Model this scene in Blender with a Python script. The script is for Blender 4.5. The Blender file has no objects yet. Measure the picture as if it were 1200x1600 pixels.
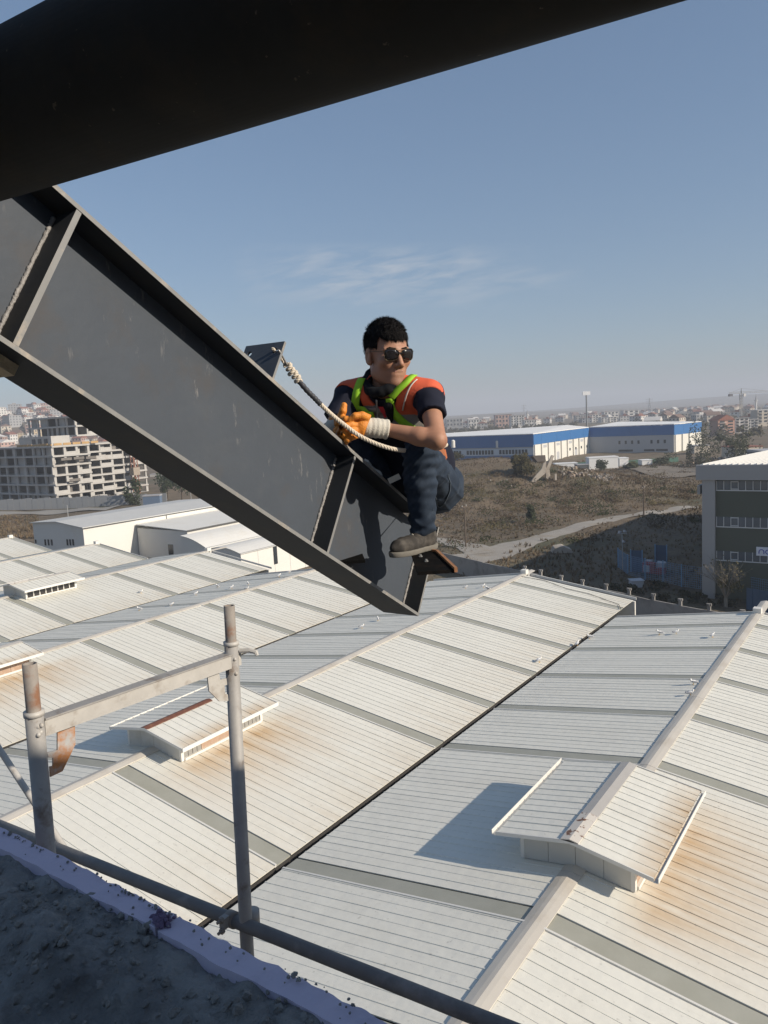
import bpy, bmesh, math, random
import numpy as np
from mathutils import Vector, Matrix, Quaternion
random.seed(7)
rng = np.random.default_rng(11)
S = bpy.context.scene
COL = S.collection
R_ = math.radians

# ------------------------------------------------------------------ camera
CAMZ = 20.0                       # the camera leans out of an unfinished facade, 20 m above the yard
F_PX = 1189.35                    # focal length in pixels of the 1200 x 1600 photograph
PITCH, ROLL, YAW = 0.1245, 0.05346, -0.6142
_fw = Vector((math.sin(YAW)*math.cos(PITCH), math.cos(YAW)*math.cos(PITCH), -math.sin(PITCH)))
_rt = Vector((math.cos(YAW), -math.sin(YAW), 0))
_dn = -_rt.cross(_fw)
RT = math.cos(ROLL)*_rt + math.sin(ROLL)*_dn
DN = -math.sin(ROLL)*_rt + math.cos(ROLL)*_dn
FW = _fw
CAM = Vector((0, 0, CAMZ))
cd = bpy.data.cameras.new('camera')
cam = bpy.data.objects.new('camera', cd); COL.objects.link(cam)
m = Matrix.Identity(4)
for i in range(3):
    m[i][0] = RT[i]; m[i][1] = -DN[i]; m[i][2] = -FW[i]; m[i][3] = CAM[i]
cam.matrix_world = m
cd.sensor_fit = 'VERTICAL'; cd.sensor_height = 36.0; cd.sensor_width = 27.0
cd.lens = F_PX*36.0/1600.0
cd.clip_start = 0.05; cd.clip_end = 20000
S.camera = cam

# ------------------------------------------------------------------ sun, sky, exposure
SUN_ELEV, SUN_AZ = R_(27.8), math.atan2(0.873, 0.150)      # azimuth clockwise from +Y
SUN = Vector((math.sin(SUN_AZ)*math.cos(SUN_ELEV), math.cos(SUN_AZ)*math.cos(SUN_ELEV), math.sin(SUN_ELEV)))
sd = bpy.data.lights.new('sun', 'SUN'); sd.energy = 4.5; sd.angle = R_(0.5); sd.color = (1.0, 0.89, 0.75)
sun = bpy.data.objects.new('sun', sd); COL.objects.link(sun)
sun.rotation_mode = 'QUATERNION'
sun.rotation_quaternion = SUN.to_track_quat('Z', 'Y')
sun.location = (40, 0, 60)
S.view_settings.view_transform = 'Standard'; S.view_settings.look = 'None'
S.view_settings.exposure = 0.38; S.view_settings.gamma = 1.0
S.view_settings.use_curve_mapping = False
W = bpy.data.worlds.new('World'); S.world = W; W.use_nodes = True
nt = W.node_tree; nt.nodes.clear()
wo = nt.nodes.new('ShaderNodeOutputWorld'); bg = nt.nodes.new('ShaderNodeBackground')
sky = nt.nodes.new('ShaderNodeTexSky'); sky.sky_type = 'NISHITA'; sky.sun_disc = False
sky.sun_elevation = SUN_ELEV; sky.sun_rotation = SUN_AZ
sky.altitude = 100; sky.air_density = 1.0; sky.dust_density = 1.0; sky.ozone_density = 2.2
bg.inputs['Strength'].default_value = 0.100
# a few wisps of cirrus, laid out by direction on the sky itself
geo = nt.nodes.new('ShaderNodeTexCoord')
def wn(t, **k):
    n = nt.nodes.new(t)
    for a, b in k.items(): setattr(n, a, b)
    return n
def wmath(op, a, b=None, c=None, clamp=False):
    n = wn('ShaderNodeMath', operation=op, use_clamp=clamp)
    for i, v in enumerate((a, b, c)):
        if v is None: continue
        if isinstance(v, (int, float)): n.inputs[i].default_value = v
        else: nt.links.new(v, n.inputs[i])
    return n.outputs[0]
def dirvec(px, py):
    d = RT*((px-600)/F_PX) + DN*((py-800)/F_PX) + FW
    return d.normalized()
def wdot(v):
    n = wn('ShaderNodeVectorMath', operation='DOT_PRODUCT'); n.inputs[1].default_value = v
    nt.links.new(geo.outputs['Generated'], n.inputs[0]); return n.outputs['Value']
cmask = None
c0 = dirvec(600, 432); cu = (dirvec(720, 440)-dirvec(480, 440)).normalized(); cv = c0.cross(cu).normalized()
u = wmath('MULTIPLY', wdot(cu - c0*cu.dot(c0)), 1.0); v = wmath('MULTIPLY', wdot(cv), 1.0)
cx = wn('ShaderNodeCombineXYZ')
nt.links.new(wmath('MULTIPLY', u, 9.0), cx.inputs[0]); nt.links.new(wmath('ADD', wmath('MULTIPLY', v, 46.0), wmath('MULTIPLY', u, 7.0)), cx.inputs[1])
nz = wn('ShaderNodeTexNoise'); nz.inputs['Scale'].default_value = 1.6; nz.inputs['Detail'].default_value = 7; nz.inputs['Roughness'].default_value = 0.62
nz.inputs['Distortion'].default_value = 0.5
nt.links.new(cx.outputs[0], nz.inputs['Vector'])
def bump(x, c, w):      # 1 at c, falling to 0 at c +- w
    return wmath('SUBTRACT', 1.0, wmath('POWER', wmath('DIVIDE', wmath('SUBTRACT', x, c), w), 2.0), clamp=True)
blob = wmath('MULTIPLY', bump(u, 0.0, 0.19), bump(v, 0.0, 0.042))
blob2 = wmath('MULTIPLY', bump(u, 0.17, 0.075), bump(v, 0.004, 0.02))
blob = wmath('MAXIMUM', blob, wmath('MULTIPLY', blob2, 0.5))
front = wmath('GREATER_THAN', wdot(c0), 0.2)
cm = wmath('MULTIPLY', wmath('MULTIPLY', blob, front), wmath('MULTIPLY', wmath('SUBTRACT', nz.outputs['Fac'], 0.40), 2.6, clamp=True), clamp=True)
mixc = wn('ShaderNodeMix', data_type='RGBA')
nt.links.new(wmath('MULTIPLY', cm, 0.85), mixc.inputs[0])
tint = wn('ShaderNodeMix', data_type='RGBA', blend_type='MULTIPLY'); tint.inputs[0].default_value = 1.0
tint.inputs[7].default_value = (1.00, 1.18, 1.38, 1)      # flatter, hazier autumn sky
gam = wn('ShaderNodeGamma'); gam.inputs[1].default_value = 0.66
nt.links.new(sky.outputs['Color'], gam.inputs[0]); nt.links.new(gam.outputs[0], tint.inputs[6])
nt.links.new(tint.outputs[2], mixc.inputs[6]); mixc.inputs[7].default_value = (4.3, 4.5, 4.8, 1)
nt.links.new(mixc.outputs[2], bg.inputs['Color'])
nt.links.new(bg.outputs[0], wo.inputs[0])

# ------------------------------------------------------------------ helpers: pixels of the photograph to places
def ray(px, py): return RT*((px-600)/F_PX) + DN*((py-800)/F_PX) + FW
def at(px, py, dep): return CAM + ray(px, py)*dep
def gp(px, py, z=0.0):
    d = ray(px, py); return CAM + d*((z-CAMZ)/d.z)
def onx(px, py, x):
    d = ray(px, py); return CAM + d*(x/d.x)
def ony(px, py, y):
    d = ray(px, py); return CAM + d*(y/d.y)
def topz(P, py):       # height of the point above P that shows at image row py
    lo, hi = -50.0, 400.0
    for _ in range(60):
        mid = (lo+hi)/2; q = Vector((P[0], P[1], mid))-CAM
        y = 800+F_PX*q.dot(DN)/q.dot(FW)
        if y > py: lo = mid
        else: hi = mid
    return (lo+hi)/2
def pix(P):
    q = Vector(P)-CAM; return (600+F_PX*q.dot(RT)/q.dot(FW), 800+F_PX*q.dot(DN)/q.dot(FW))

# ------------------------------------------------------------------ helpers: objects
def tag(o, label=None, cat=None, group=None, kind=None):
    if label: o['label'] = label
    if cat: o['category'] = cat
    if group: o['group'] = group
    if kind: o['kind'] = kind
    return o
def thing(name, label, cat, loc=(0, 0, 0), rotz=0.0, group=None):
    o = bpy.data.objects.new(name, None); COL.objects.link(o)
    o.empty_display_size = 0.2
    o.location = loc; o.rotation_euler = (0, 0, rotz)
    return tag(o, label, cat, group)
def link(name, me, parent=None, loc=None, rot=None, scale=None):
    o = bpy.data.objects.new(name, me); COL.objects.link(o)
    if parent is not None: o.parent = parent
    if loc is not None: o.location = loc
    if rot is not None: o.rotation_euler = rot
    if scale is not None: o.scale = scale
    return o
def copy_tree(o, parent=None):
    c = o.copy(); COL.objects.link(c); c.parent = parent
    for ch in list(o.children): copy_tree(ch, c)
    return c

class MB:
    """collects shapes, then builds ONE mesh object"""
    def __init__(s): s.v = []; s.f = []; s.m = []; s.cur = 0; s.smooth = []; s.sm = False
    def add(s, vs, fs):
        b = len(s.v); s.v += [tuple(p) for p in vs]
        for f in fs: s.f.append([b+i for i in f]); s.m.append(s.cur); s.smooth.append(s.sm)
        return s
    def box(s, x0, x1, y0, y1, z0, z1):
        if x0 > x1: x0, x1 = x1, x0
        if y0 > y1: y0, y1 = y1, y0
        if z0 > z1: z0, z1 = z1, z0
        vs = [(x0,y0,z0),(x1,y0,z0),(x1,y1,z0),(x0,y1,z0),(x0,y0,z1),(x1,y0,z1),(x1,y1,z1),(x0,y1,z1)]
        return s.add(vs, [(0,3,2,1),(4,5,6,7),(0,1,5,4),(1,2,6,5),(2,3,7,6),(3,0,4,7)])
    def obox(s, c, ax, ay, az, hx, hy, hz):
        """box with centre c, unit axes ax ay az, half sizes"""
        c = Vector(c); ax = Vector(ax)*hx; ay = Vector(ay)*hy; az = Vector(az)*hz
        vs = [c+sx*ax+sy*ay+sz*az for sz in (-1,1) for sx, sy in ((-1,-1),(1,-1),(1,1),(-1,1))]
        return s.add(vs, [(0,3,2,1),(4,5,6,7),(0,1,5,4),(1,2,6,5),(2,3,7,6),(3,0,4,7)])
    def prism(s, pts, dvec):
        """polygon pts (3-D, planar) swept by dvec"""
        n = len(pts); pts = [Vector(p) for p in pts]; d = Vector(dvec)
        vs = pts+[p+d for p in pts]
        return s.add(vs, [tuple(range(n-1, -1, -1)), tuple(range(n, 2*n))]+[(i, (i+1) % n, n+(i+1) % n, n+i) for i in range(n)])
    def tube(s, pts, rad, n=10, cap=True, jitter=0.0):
        pts = [Vector(p) for p in pts]
        if not hasattr(rad, '__len__'): rad = [rad]*len(pts)
        vs = []; up = None
        for i, p in enumerate(pts):
            a = pts[max(0, i-1)]; b = pts[min(len(pts)-1, i+1)]
            d = (b-a).normalized()
            if up is None:
                up = Vector((0, 0, 1)) if abs(d.z) < 0.9 else Vector((1, 0, 0))
            x = up.cross(d).normalized(); y = d.cross(x); up = y
            for k in range(n):
                t = 2*math.pi*k/n; r = rad[i]*(1+(random.uniform(-jitter, jitter) if jitter else 0))
                vs.append(p+x*(r*math.cos(t))+y*(r*math.sin(t)))
        fs = []
        for i in range(len(pts)-1):
            for k in range(n):
                fs.append((i*n+k, i*n+(k+1) % n, (i+1)*n+(k+1) % n, (i+1)*n+k))
        if cap:
            fs.append(tuple(range(n-1, -1, -1))); fs.append(tuple((len(pts)-1)*n+k for k in range(n)))
        return s.add(vs, fs)
    def ball(s, c, r, seg=8, ring=6, rot=None):
        if not hasattr(r, '__len__'): r = (r, r, r)
        vs = []; c = Vector(c)
        for i in range(ring+1):
            th = math.pi*i/ring
            for k in range(seg):
                ph = 2*math.pi*k/seg
                q = Vector((r[0]*math.sin(th)*math.cos(ph), r[1]*math.sin(th)*math.sin(ph), r[2]*math.cos(th)))
                if rot is not None: q = rot @ q
                vs.append(c+q)
        fs = [(i*seg+k, (i+1)*seg+k, (i+1)*seg+(k+1) % seg, i*seg+(k+1) % seg) for i in range(ring) for k in range(seg)]
        return s.add(vs, fs)
    def quad(s, a, b, c, d): return s.add([a, b, c, d], [(0, 1, 2, 3)])
    def mesh(s, name, mats):
        me = bpy.data.meshes.new(name); me.from_pydata(s.v, [], s.f); me.update()
        for mt in (mats if isinstance(mats, (list, tuple)) else [mats]): me.materials.append(mt)
        me.polygons.foreach_set('material_index', s.m)
        me.polygons.foreach_set('use_smooth', s.smooth)
        return me
    def build(s, name, mats, parent=None, **k): return link(name, s.mesh(name, mats), parent, **k)

# ------------------------------------------------------------------ materials
MATS = {}
def mat(name, col, rough=0.7, metal=0.0, var=0.0, vscale=4.0, col2=None, c2scale=2.0, c2lo=0.5, c2hi=0.7, bump=0.0, bscale=40.0, spec=0.5, coords='Object', extra=None, detail=6):
    mt = bpy.data.materials.new(name); mt.use_nodes = True; t = mt.node_tree; N = t.nodes; L = t.links
    b = N['Principled BSDF']; b.inputs['Roughness'].default_value = rough; b.inputs['Metallic'].default_value = metal
    b.inputs['Specular IOR Level'].default_value = spec
    c4 = (*col, 1)
    b.inputs['Base Color'].default_value = c4
    out = None
    tc = N.new('ShaderNodeTexCoord') if coords == 'Object' else None
    gpos = N.new('ShaderNodeNewGeometry').outputs['Position'] if coords == 'World' else None
    co = tc.outputs['Object'] if tc else gpos
    if var or col2:
        n1 = N.new('ShaderNodeTexNoise'); n1.inputs['Scale'].default_value = vscale; n1.inputs['Detail'].default_value = detail; n1.inputs['Roughness'].default_value = 0.6
        L.new(co, n1.inputs['Vector'])
        mx = N.new('ShaderNodeMix'); mx.data_type = 'RGBA'
        mx.inputs[6].default_value = tuple(min(1, c*(1-var)) for c in col)+(1,); mx.inputs[7].default_value = tuple(min(1, c*(1+var)) for c in col)+(1,)
        L.new(n1.outputs['Fac'], mx.inputs[0]); out = mx.outputs[2]
    if col2:
        n2 = N.new('ShaderNodeTexNoise'); n2.inputs['Scale'].default_value = c2scale; n2.inputs['Detail'].default_value = 8; n2.inputs['Roughness'].default_value = 0.65
        L.new(co, n2.inputs['Vector'])
        mr = N.new('ShaderNodeMapRange'); mr.inputs[1].default_value = c2lo; mr.inputs[2].default_value = c2hi
        L.new(n2.outputs['Fac'], mr.inputs[0])
        m2 = N.new('ShaderNodeMix'); m2.data_type = 'RGBA'; m2.inputs[7].default_value = (*col2, 1)
        L.new(mr.outputs[0], m2.inputs[0]); L.new(out, m2.inputs[6]); out = m2.outputs[2]
    if bump:
        n3 = N.new('ShaderNodeTexNoise'); n3.inputs['Scale'].default_value = bscale; n3.inputs['Detail'].default_value = 5
        L.new(co, n3.inputs['Vector'])
        bp = N.new('ShaderNodeBump'); bp.inputs['Strength'].default_value = bump; bp.inputs['Distance'].default_value = 1.0/bscale
        L.new(n3.outputs['Fac'], bp.inputs['Height']); L.new(bp.outputs[0], b.inputs['Normal'])
    if extra: out = extra(t, out, co)
    if out is not None: L.new(out, b.inputs['Base Color'])
    MATS[name] = mt
    return mt
def nmath(t, op, a, b=None, clamp=False):
    n = t.nodes.new('ShaderNodeMath'); n.operation = op; n.use_clamp = clamp
    for i, v in enumerate((a, b)):
        if v is None: continue
        if isinstance(v, (int, float)): n.inputs[i].default_value = v
        else: t.links.new(v, n.inputs[i])
    return n.outputs[0]
def nmix(t, fac, a, col):
    m2 = t.nodes.new('ShaderNodeMix'); m2.data_type = 'RGBA'
    if isinstance(fac, (int, float)): m2.inputs[0].default_value = fac
    else: t.links.new(fac, m2.inputs[0])
    if isinstance(a, tuple): m2.inputs[6].default_value = (*a, 1)
    else: t.links.new(a, m2.inputs[6])
    if isinstance(col, tuple): m2.inputs[7].default_value = (*col, 1)
    else: t.links.new(col, m2.inputs[7])
    return m2.outputs[2]
def nnoise(t, co, scale, detail=6, rough=0.6):
    n = t.nodes.new('ShaderNodeTexNoise'); n.inputs['Scale'].default_value = scale; n.inputs['Detail'].default_value = detail; n.inputs['Roughness'].default_value = rough
    t.links.new(co, n.inputs['Vector']); return n.outputs['Fac']
def nrange(t, x, a, b, c=0.0, d=1.0):
    n = t.nodes.new('ShaderNodeMapRange')
    n.inputs[1].default_value = a; n.inputs[2].default_value = b; n.inputs[3].default_value = c; n.inputs[4].default_value = d
    t.links.new(x, n.inputs[0]); return n.outputs[0]
def simplest(name, col, rough=0.8): return mat(name, col, rough)
# ------------------------------------------------------------------ terrain
HALL_W, SLOPE, XA, ZR = 15.6754, 0.142, -6.7607, CAMZ-11.5
def gauss(x, y, cx, cy, sx, sy=None, rot=0.0):
    sy = sy or sx; dx, dy = x-cx, y-cy
    u = dx*math.cos(rot)+dy*math.sin(rot); v = -dx*math.sin(rot)+dy*math.cos(rot)
    return math.exp(-0.5*((u/sx)**2+(v/sy)**2))
_m1 = gp(765, 770); _m2 = gp(700, 765); _h1 = at(20, 680, 1050); _h2 = at(-260, 680, 1150); _r1 = at(1150, 620, 3600); _r2 = at(760, 645, 2600); _r3 = at(1400, 620, 3300); _r4 = at(900, 640, 4200)
def hsh(x, y): return math.sin(x*0.37+1.3*math.sin(y*0.21))*math.cos(y*0.31+0.9*math.sin(x*0.17))
def ground_z(x, y):
    d = math.hypot(x, y)
    z = 5.6*gauss(x, y, _m1.x, _m1.y, 24, 16, 0.6)+3.2*gauss(x, y, _m2.x, _m2.y, 22, 18)
    z += 37*gauss(x, y, _h1.x, _h1.y, 230, 230)+34*gauss(x, y, _h2.x, _h2.y, 260, 260)
    z += 18*gauss(x, y, _r1.x, _r1.y, 620, 420, 0.6)+18*gauss(x, y, _r3.x, _r3.y, 600, 500)+10*gauss(x, y, _r2.x, _r2.y, 300, 260)+5*gauss(x, y, _r4.x, _r4.y, 900, 500)
    far = min(1.0, max(0.0, (d-75)/80))
    z += far*0.28*hsh(x, y)+far*0.6*hsh(x*0.27+5, y*0.27)*min(1, 400/max(d,1))
    return z
field = mat('dry_field', (0.128, 0.098, 0.062), 0.95, var=0.35, vscale=0.9, col2=(0.17, 0.126, 0.080), c2scale=0.06, c2lo=0.42, c2hi=0.62, bump=0.9, bscale=2.2, coords='World', detail=10,
    extra=lambda t, o, co: nmix(t, nrange(t, nnoise(t, co, 0.035, 7, 0.62), 0.5, 0.64), nmix(t, nrange(t, nnoise(t, co, 0.21, 6, 0.7), 0.52, 0.66, 0, 0.8), o, (0.065, 0.050, 0.034)), (0.080, 0.078, 0.042)))
NA, RAD = 300, [0.0]+[6*1.045**i for i in range(162)]
vs = [(0, 0, ground_z(0, 0))]; fs = []
for r in RAD[1:]:
    for k in range(NA):
        a = 2*math.pi*k/NA; x, y = r*math.sin(a), r*math.cos(a); vs.append((x, y, ground_z(x, y)))
for k in range(NA): fs.append((0, 1+(k+1) % NA, 1+k))
for i in range(len(RAD)-2):
    for k in range(NA):
        fs.append((1+i*NA+k, 1+i*NA+(k+1) % NA, 1+(i+1)*NA+(k+1) % NA, 1+(i+1)*NA+k))
me = bpy.data.meshes.new('ground'); me.from_pydata(vs, [], fs); me.update(); me.materials.append(field)
me.polygons.foreach_set('use_smooth', [True]*len(me.polygons))
# normals up
if me.polygons[5].normal.z < 0: me.flip_normals()
tag(link('ground', me), kind='structure')
def gz(P): return Vector((P[0], P[1], ground_z(P[0], P[1])))

def strip(name, pts, widths, mt, lift=0.03, sub=8):
    P = []
    for i in range(len(pts)-1):
        for j in range(sub):
            t = j/sub; P.append((pts[i].lerp(pts[i+1], t), widths[i]*(1-t)+widths[i+1]*t))
    P.append((pts[-1], widths[-1])); vs = []; fs = []; K = 6
    for i, (p, w) in enumerate(P):
        a = P[max(0, i-1)][0]; b = P[min(len(P)-1, i+1)][0]; d = (b-a); d.z = 0; d.normalize(); n = Vector((-d.y, d.x, 0))
        for k in range(K+1):
            q = p+n*(w*(k/K-0.5)*(1+0.05*math.sin(i*1.7+k))); vs.append((q.x, q.y, ground_z(q.x, q.y)+lift+0.05*(1-abs(2*k/K-1))))
    for i in range(len(P)-1):
        for k in range(K): fs.append((i*(K+1)+k, i*(K+1)+k+1, (i+1)*(K+1)+k+1, (i+1)*(K+1)+k))
    me = bpy.data.meshes.new(name); me.from_pydata(vs, [], fs); me.update(); me.materials.append(mt)
    if me.polygons[0].normal.z < 0: me.flip_normals()
    me.polygons.foreach_set('use_smooth', [True]*len(me.polygons))
    return tag(link(name, me), kind='structure')
track = mat('track_gravel', (0.29, 0.27, 0.24), 0.95, var=0.22, vscale=0.8, col2=(0.25, 0.215, 0.165), c2scale=0.25, bump=0.5, bscale=5, coords='World')
strip('dirt_road', [gp(x, y) for x, y in ((640, 893), (700, 882), (765, 868), (812, 851), (860, 837), (930, 820), (1010, 803), (1090, 788), (1200, 776), (1330, 764))], [7, 7, 7, 5.2, 3.6, 3.4, 3.4, 3.6, 3.6, 4], track, 0.05)
strip('dirt_road', [gp(x, y) for x, y in ((760, 866), (735, 856), (700, 846), (640, 838))], [6, 4.5, 4, 4], track, 0.09)
strip('yard', [gp(x, y) for x, y in ((1000, 741), (1060, 738), (1130, 735), (1230, 733))], [30, 34, 34, 30], mat('yard_dust', (0.17, 0.145, 0.115), 0.95, var=0.2, vscale=0.3, coords='World'), 0.25)
strip('street', [gp(x, y) for x, y in ((-140, 806), (0, 803), (90, 800), (180, 798))], [9, 9, 9, 8], mat('street_asphalt', (0.24, 0.23, 0.21), 0.9, var=0.12, vscale=0.4, coords='World'), 0.25)
# paved strip round the halls
mb = MB(); mb.box(-110, 8, 1.5, 56, -0.3, 0.012); tag(mb.build('pavement', mat('yard_concrete', (0.17, 0.165, 0.155), 0.9, var=0.2, vscale=0.5, coords='World')), kind='structure')

# the air between: one even, closed volume
hz = bpy.data.materials.new('haze_air'); hz.use_nodes = True; t = hz.node_tree
for n in list(t.nodes):
    if n.type != 'OUTPUT_MATERIAL': t.nodes.remove(n)
pv = t.nodes.new('ShaderNodeVolumePrincipled'); pv.inputs['Color'].default_value = (0.82, 0.87, 0.96, 1); pv.inputs['Density'].default_value = 0.00042
pv.inputs['Anisotropy'].default_value = 0.0
t.links.new(pv.outputs[0], [n for n in t.nodes if n.type == 'OUTPUT_MATERIAL'][0].inputs['Volume'])
mb = MB(); mb.box(-7600, 7600, -7600, 7600, -2.0, 128); tag(mb.build('haze', hz), kind='stuff')
# ------------------------------------------------------------------ the row of ribbed-sheet halls below
RIB = 0.34; ANG = math.atan(SLOPE)
HALF = HALL_W/2; RUN = (HALF-0.14)/math.cos(ANG)
def xr(k): return XA-HALL_W*k
def roof_extra(t, o, co):
    N, L = t.nodes, t.links
    pos = N.new('ShaderNodeNewGeometry').outputs['Position']
    sp = N.new('ShaderNodeSeparateXYZ'); L.new(pos, sp.inputs[0])
    w = N.new('ShaderNodeMath'); w.operation = 'WRAP'; w.inputs[1].default_value = HALF; w.inputs[2].default_value = -HALF
    L.new(nmath(t, 'SUBTRACT', sp.outputs[0], XA), w.inputs[0]); u = w.outputs[0]; y = sp.outputs[1]
    # streaky coordinate: stretched down the slope
    cx = N.new('ShaderNodeCombineXYZ'); L.new(nmath(t, 'MULTIPLY', sp.outputs[0], 0.22), cx.inputs[0]); L.new(nmath(t, 'MULTIPLY', y, 1.6), cx.inputs[1])
    streak = nnoise(t, cx.outputs[0], 1.4, 7, 0.62)
    cloud = nnoise(t, pos, 0.55, 6, 0.6)
    # rust washed down from under the vents
    a = nrange(t, u, 1.2, 2.0); b = nrange(t, u, 5.6, 2.1); yy = nmath(t, 'MULTIPLY', nrange(t, y, 14.6, 17.2), nrange(t, y, 23.2, 20.2))
    st = nmath(t, 'MULTIPLY', nmath(t, 'MULTIPLY', a, b), yy)
    st = nmath(t, 'MULTIPLY', st, nmath(t, 'ADD', 0.25, nmath(t, 'MULTIPLY', nrange(t, streak, 0.3, 0.7), 0.75)), True)
    o = nmix(t, nmath(t, 'MULTIPLY', st, 0.95), o, (0.47, 0.295, 0.125))
    # grime gathering towards the gutters
    g = nmath(t, 'MULTIPLY', nrange(t, u, 4.2, 7.8), nrange(t, streak, 0.32, 0.68))
    o = nmix(t, nmath(t, 'MULTIPLY', g, 0.42), o, (0.50, 0.39, 0.25))
    o = nmix(t, nmath(t, 'MULTIPLY', nrange(t, cloud, 0.45, 0.75), 0.16), o, (0.50, 0.46, 0.38))
    o = nmix(t, nmath(t, 'MULTIPLY', nrange(t, nnoise(t, cx.outputs[0], 4.2, 6, 0.7), 0.52, 0.72), 0.20), o, (0.47, 0.44, 0.36))
    sp2 = nnoise(t, pos, 9.0, 3, 0.5)
    o = nmix(t, nmath(t, 'MULTIPLY', nrange(t, sp2, 0.66, 0.74), 0.35), o, (0.22, 0.20, 0.17))
    inf = N.new('ShaderNodeObjectInfo')
    return nmix(t, nmath(t, 'MULTIPLY', inf.outputs['Random'], 0.08), o, (0.44, 0.42, 0.38))
roof_m = mat('roof_white_paint', (0.715, 0.70, 0.625), 0.55, var=0.05, vscale=1.5, extra=roof_extra, bump=0.05, bscale=3)
def sky_extra(t, o, co):
    pos = t.nodes.new('ShaderNodeNewGeometry').outputs['Position']
    return nmix(t, nmath(t, 'MULTIPLY', nrange(t, nnoise(t, pos, 1.2, 7), 0.4, 0.7), 0.6), o, (0.29, 0.285, 0.23))
light_m = mat('skylight_fibreglass', (0.35, 0.345, 0.29), 0.5, var=0.08, vscale=2, extra=sky_extra)
seam_m = mat('lap_seam_dirt', (0.16, 0.14, 0.11), 0.8)
cap_m = mat('ridge_flashing', (0.52, 0.485, 0.425), 0.5, var=0.1, vscale=1.2, coords='World', col2=(0.43, 0.38, 0.31), c2scale=0.8, c2lo=0.5, c2hi=0.75)
white_m = mat('white_sheet', (0.66, 0.645, 0.60), 0.5, var=0.06, vscale=1.0, coords='World', col2=(0.55, 0.52, 0.46), c2scale=0.7, c2lo=0.55, c2hi=0.8)
wallgrey = mat('vent_wall_paint', (0.50, 0.49, 0.45), 0.6, var=0.06, vscale=2, coords='World', col2=(0.40, 0.36, 0.30), c2scale=1.3, c2lo=0.55, c2hi=0.8)
gut_m = mat('gutter_bitumen', (0.035, 0.032, 0.03), 0.8, var=0.3, vscale=2)
redrust = mat('rusty_flashing', (0.14, 0.055, 0.035), 0.8, var=0.25, vscale=6, col2=(0.24, 0.11, 0.06), c2scale=5)

def sheet_mesh(nr, run, rib=RIB, hgt=0.018, lapw=0.045, midw=0.03):
    """ribbed sheet: x down the slope, y across (nr ribs), z up; a tall lap rib on the near edge, lower ribs between"""
    mb = MB(); prof = []
    def addrib(y, w, hh): prof.extend([(y, 0.0), (y+0.004, hh), (y+w-0.008, hh), (y+w, 0.0)])
    for i in range(nr): addrib(i*rib+0.002, lapw if i % 2 == 0 else midw, hgt if i % 2 == 0 else hgt*0.62)
    prof.append((nr*rib-0.002, 0.0))
    n = len(prof); vs = []
    for x in (0.0, run): vs += [(x, y, z) for y, z in prof]
    vs += [(0, prof[0][0], -0.03), (0, prof[-1][0], -0.03), (run, prof[0][0], -0.03), (run, prof[-1][0], -0.03)]
    fs = [(i, n+i, n+i+1, i+1) for i in range(n-1)]
    b = 2*n
    fs += [(b, b+1, b+3, b+2), tuple([b+2]+[n+i for i in range(n)][::1]+[b+3]), tuple([b+1]+list(range(n-1, -1, -1))+[b]), (0, b, b+2, n), (n-1, 2*n-1, b+3, b+1)]
    mb.add(vs, fs)
    return mb.mesh('roof_sheet', roof_m)
SH = {n: sheet_mesh(n, RUN) for n in (1, 2, 3)}
mb = MB(); mb.box(0, RUN, 0.06, 2*RIB-0.03, -0.06, -0.006)
sk_mesh = mb.mesh('skylight_sheet', light_m)
mb = MB(); mb.box(0, RUN, 0.0, 0.055, -0.05, 0.042)       # white upstand beside each skylight
up_mesh = mb.mesh('skylight_flashing', white_m)
def cap_mesh(L):
    mb = MB(); w = 0.27; z0 = 0.04
    pr = [(-w, -w*SLOPE+z0-0.03), (-w, -w*SLOPE+z0), (-0.11, z0+0.005), (0, z0+0.025), (0.11, z0+0.005), (w, -w*SLOPE+z0), (w, -w*SLOPE+z0-0.03)]
    vs = [(x, y, z+(0.008 if y > 0 else 0.0)) for y in (0, L) for x, z in pr]; n = len(pr)
    mb.add(vs, [(i, i+1, n+i+1, n+i) for i in range(n-1)]+[tuple(range(n)), tuple(range(2*n-1, n-1, -1))])
    return mb.mesh('ridge_cap', cap_m)
CAPL = 3.3; CAP = cap_mesh(CAPL-0.01)
SK0 = 1.266*11.5                 # near edge of one skylight strip along Y; they repeat every 13 ribs
PER = 13*RIB
def tilt(side): return (0.0, ANG, 0.0) if side > 0 else (0.0, ANG, math.pi)
def place_sheet(me, name, root, side, y, nr, zoff=0.0):
    """me spans y..y+width on one slope of a hall whose root sits on the ridge line (y = 0)"""
    if side > 0: return link(name, me, root, (0, y, zoff), tilt(1))
    return link(name, me, root, (0, y+nr*RIB, zoff), tilt(-1))
HALLS = []
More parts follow.
